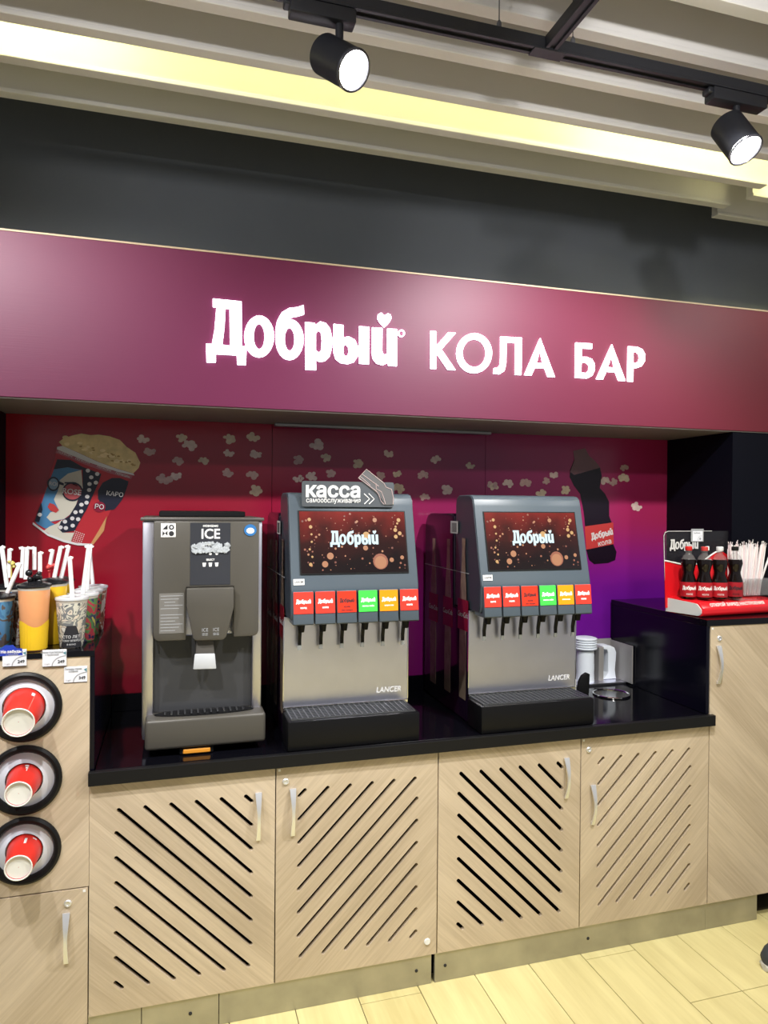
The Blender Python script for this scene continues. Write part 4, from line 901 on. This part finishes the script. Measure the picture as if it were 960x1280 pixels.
# generic toppers
def topper(px, py, Y, s_, m, label, seed):
    c = onY(px, py, Y); random.seed(seed); b = MB()
    for k in range(9):
        p = Vector((c.x+random.uniform(-1, 1)*s_, c.y+random.uniform(-.6, .6)*s_, c.z+random.uniform(-1.0, .9)*s_)); r_ = s_*random.uniform(.35, .6)
        b.lathe([(r_*.3, -r_*.95), (r_*.8, -r_*.6), (r_, 0), (r_*.8, r_*.6), (r_*.3, r_*.95)], p, (random.uniform(-1, 1), random.uniform(-1, 1), 1), 10)
    b.tube([(c.x, c.y, ZL+.185), (c.x, c.y, c.z)], s_*.25, 8)
    return setp(obj('cup_topper', b, m, None, True), label, 'cup topper', 'cup toppers')
topper(43, 719, .060, .020, M['lidblack'], 'black figure topper on the orange cup', 1)
topper(62, 709, .30, .013, mat('topper_red', (.60, .06, .06), .35), 'red topper on a back cup behind the orange one', 2)
topper(14, 705, .285, .012, mat('topper_yellow', (.55, .45, .12), .4), 'small yellow topper on the back left cup', 3)
# straws standing in the cups
stw = [((2, 683), (9, 734), .10, 'left edge straw leaning over the blue cup'), ((25, 704), (9, 742), .085, 'short straw leaning right over the blue cup'), ((12, 686), (11, 722), .285, 'straw beside the yellow topper'),
       ((29, 684), (27, 722), .28, 'bent straw behind the black topper, left of pair'), ((34, 684), (32, 724), .27, 'bent straw behind the black topper, right of pair'), ((43, 684), (43, 712), .30, 'upright straw just right of the black topper'), ((50, 690), (50, 715), .27, 'second straw just right of the pictured one'),
       ((66, 687), (62, 708), .30, 'short straw rising from the red topper'), ((76, 683), (67, 726), .28, 'slanted straw left of slanted pair'), ((86, 682), (76, 724), .33, 'slanted straw right of slanted pair'),
       ((87, 696), (91, 754), .082, 'bent straw in the film-print cup'), ((111, 682), (103, 745), .185, 'tall straw in the second right cup'), ((113, 682), (109, 738), .295, 'tall straw in the third right cup'), ((112, 690), (116, 730), .405, 'straw in the cup at the back of right row')]
for i, (a, b_, Y, lab) in enumerate(stw):
    A = onY(*a, Y); Bp = onY(*b_, Y); d = (A-Bp).normalized()
    tip = A+Vector((-.012 if i % 2 else .010, -.004, -.004))
    o = obj('wrapped_straw', MB().tube([Bp, A-d*.006, A], [.0068, .0068, .0064], 8).tube([A-d*.002, tip], [.0062, .0045], 8, .7), M['straw'] if i % 4 else M['paper'], None, True)
    setp(o, lab+', white paper wrap', 'straw', 'straws in the souvenir cups')

# ------------------------------------------------------------------ track, lamps
TY0, TY1, TZ0, TZ1 = -.602, -.566, 2.985, 3.02
tr = thing('lighting_track', (1.2, -.58, 3.0), 'black ceiling lighting track with a cross rail', 'track')
obj('rail', MB().box(-1.8, 3.9, TY0, TY1, TZ0+.006, TZ1, .001, 1).box(-1.8, 3.9, TY0, TY0+.010, TZ0, TZ0+.006).box(-1.8, 3.9, TY1-.010, TY1, TZ0, TZ0+.006), M['lampblack'], tr)
obj('cross_rail', MB().box(1.232, 1.268, -2.2, TY0-.001, TZ0+.006, TZ1, .001, 1).box(1.232, 1.242, -2.2, TY0-.001, TZ0, TZ0+.006).box(1.258, 1.268, -2.2, TY0-.001, TZ0, TZ0+.006), M['lampblack'], tr)
obj('joint_cover', MB().box(1.20, 1.30, TY0-.002, TY1+.002, TZ0-.003, TZ0-.0002, .001, 1), M['lampblack'], tr)
for x, y in ((1.10, -.584), (1.33, -.584), (2.4, -.584), (-.4, -.584)):
    obj('wire', MB().tube([(x, y, TZ1), (x, y, 3.46)], .0016, 6).lathe([(.007, 0), (.007, .02), (.003, .028)], (x, y, TZ1), (0, 0, 1), 10), mat('wire_grey', (.15, .15, .16), .4, .5), tr)
def lamp(px, py, ax, adx0, adx1, label, watt):
    c = onY(px, py, -.584); ax = Vector(ax).normalized(); R, L_ = .050, .135
    t = thing('spot_lamp', (c.x, -.584, TZ0), label, 'spotlight', 'black track spotlights')
    obj('adapter', MB().box(adx0, adx1, -.606, -.562, TZ0-.040, TZ0-.0035, .004, 2).box(adx0-.014, adx0+.02, -.600, -.568, TZ0-.022, TZ0-.004, .003, 1), M['lampblack'], t, True)
    obj('stem', MB().tube([(c.x, -.584, TZ0-.0402), (c.x, -.584, c.z+.02)], .0105, 14), M['lampblack'], t, True)
    bc = Vector((c.x, -.584, c.z)); b0 = bc-ax*L_*.5
    obj('housing', MB().lathe([(R-.006, 0), (R, .006), (R, L_-.012), (R-.003, L_-.010), (R-.005, L_-.024)], b0, ax, 36, caps=True), M['lampblack'], t, True)
    obj('lens', MB().lathe([(R-.0055, L_-.0235), (R-.007, L_-.020), (.001, L_-.0195)], b0, ax, 32, caps=False), M['lens'], t)
    obj('rim', MB().torus(b0+ax*(L_-.004), R-.002, .0035, ax, 40, 8), mat('lamp_rim', (.10, .10, .12), .2, .5), t, True)
    s_ = spot('spot_lamp_light', b0+ax*(L_+.01), b0+ax*2, watt, 75, .7, .03); s_.parent = t; s_.matrix_parent_inverse = Matrix.Translation(t.location).inverted()
lamp(424, 78, (.44, -.63, -.60), .52, .69, 'black cylindrical spotlight, left of the two on the track', 25)
lamp(920, 172, (.10, -.53, -.86), 1.80, 2.0, 'black cylindrical spotlight, right one above header end', 25)

# ------------------------------------------------------------------ shoe at the right edge of the floor
sx, sy = 2.47, -.27
shoe = thing('shoe', (sx, sy, ZFL), 'dark grey shoe with pale sole at the right floor edge', 'shoe')
def loft(secs, m, name, par):
    """secs: (x, half width, z0, z1) along X"""
    t = MB(); rows = []
    for x, hw, z0, z1 in secs:
        rows.append([t.bm.verts.new((sx+x, sy+hw*math.cos(a)*1.0, 1.3*((z0+z1)/2+(z1-z0)/2*math.sin(a)))) for a in [2*PI*k/14 for k in range(14)]])
    for a, b in zip(rows, rows[1:]):
        for k in range(14): t.bm.faces.new((a[k], a[(k+1) % 14], b[(k+1) % 14], b[k]))
    t.bm.faces.new(rows[0]); t.bm.faces.new(rows[-1][::-1])
    return obj(name, t, m, par, True)
loft([(-.105, .012, .012, .030), (-.098, .030, .006, .045), (-.07, .043, .004, .060), (-.02, .047, .004, .078), (.04, .044, .004, .095), (.09, .040, .004, .112), (.15, .040, .004, .118), (.185, .030, .006, .112), (.195, .012, .02, .09)], mat('shoe_grey', (.035, .042, .052), .6, bump=.2), 'upper', shoe)
loft([(-.108, .014, ZFL/1.3, .012), (-.098, .034, ZFL/1.3, .014), (-.06, .048, ZFL/1.3, .015), (.0, .051, ZFL/1.3, .016), (.08, .046, ZFL/1.3, .018), (.15, .045, ZFL/1.3, .02), (.19, .034, ZFL/1.3, .02), (.20, .014, ZFL/1.3, .018)], mat('sole_pale', (.55, .54, .48), .6), 'sole', shoe)
for k in range(4): obj('lace', MB().tube([(sx-.03+k*.022, sy-.022, .098+k*.009), (sx-.03+k*.022, sy, .106+k*.010), (sx-.03+k*.022, sy+.022, .098+k*.009)], .003, 6), M['ink'], shoe)
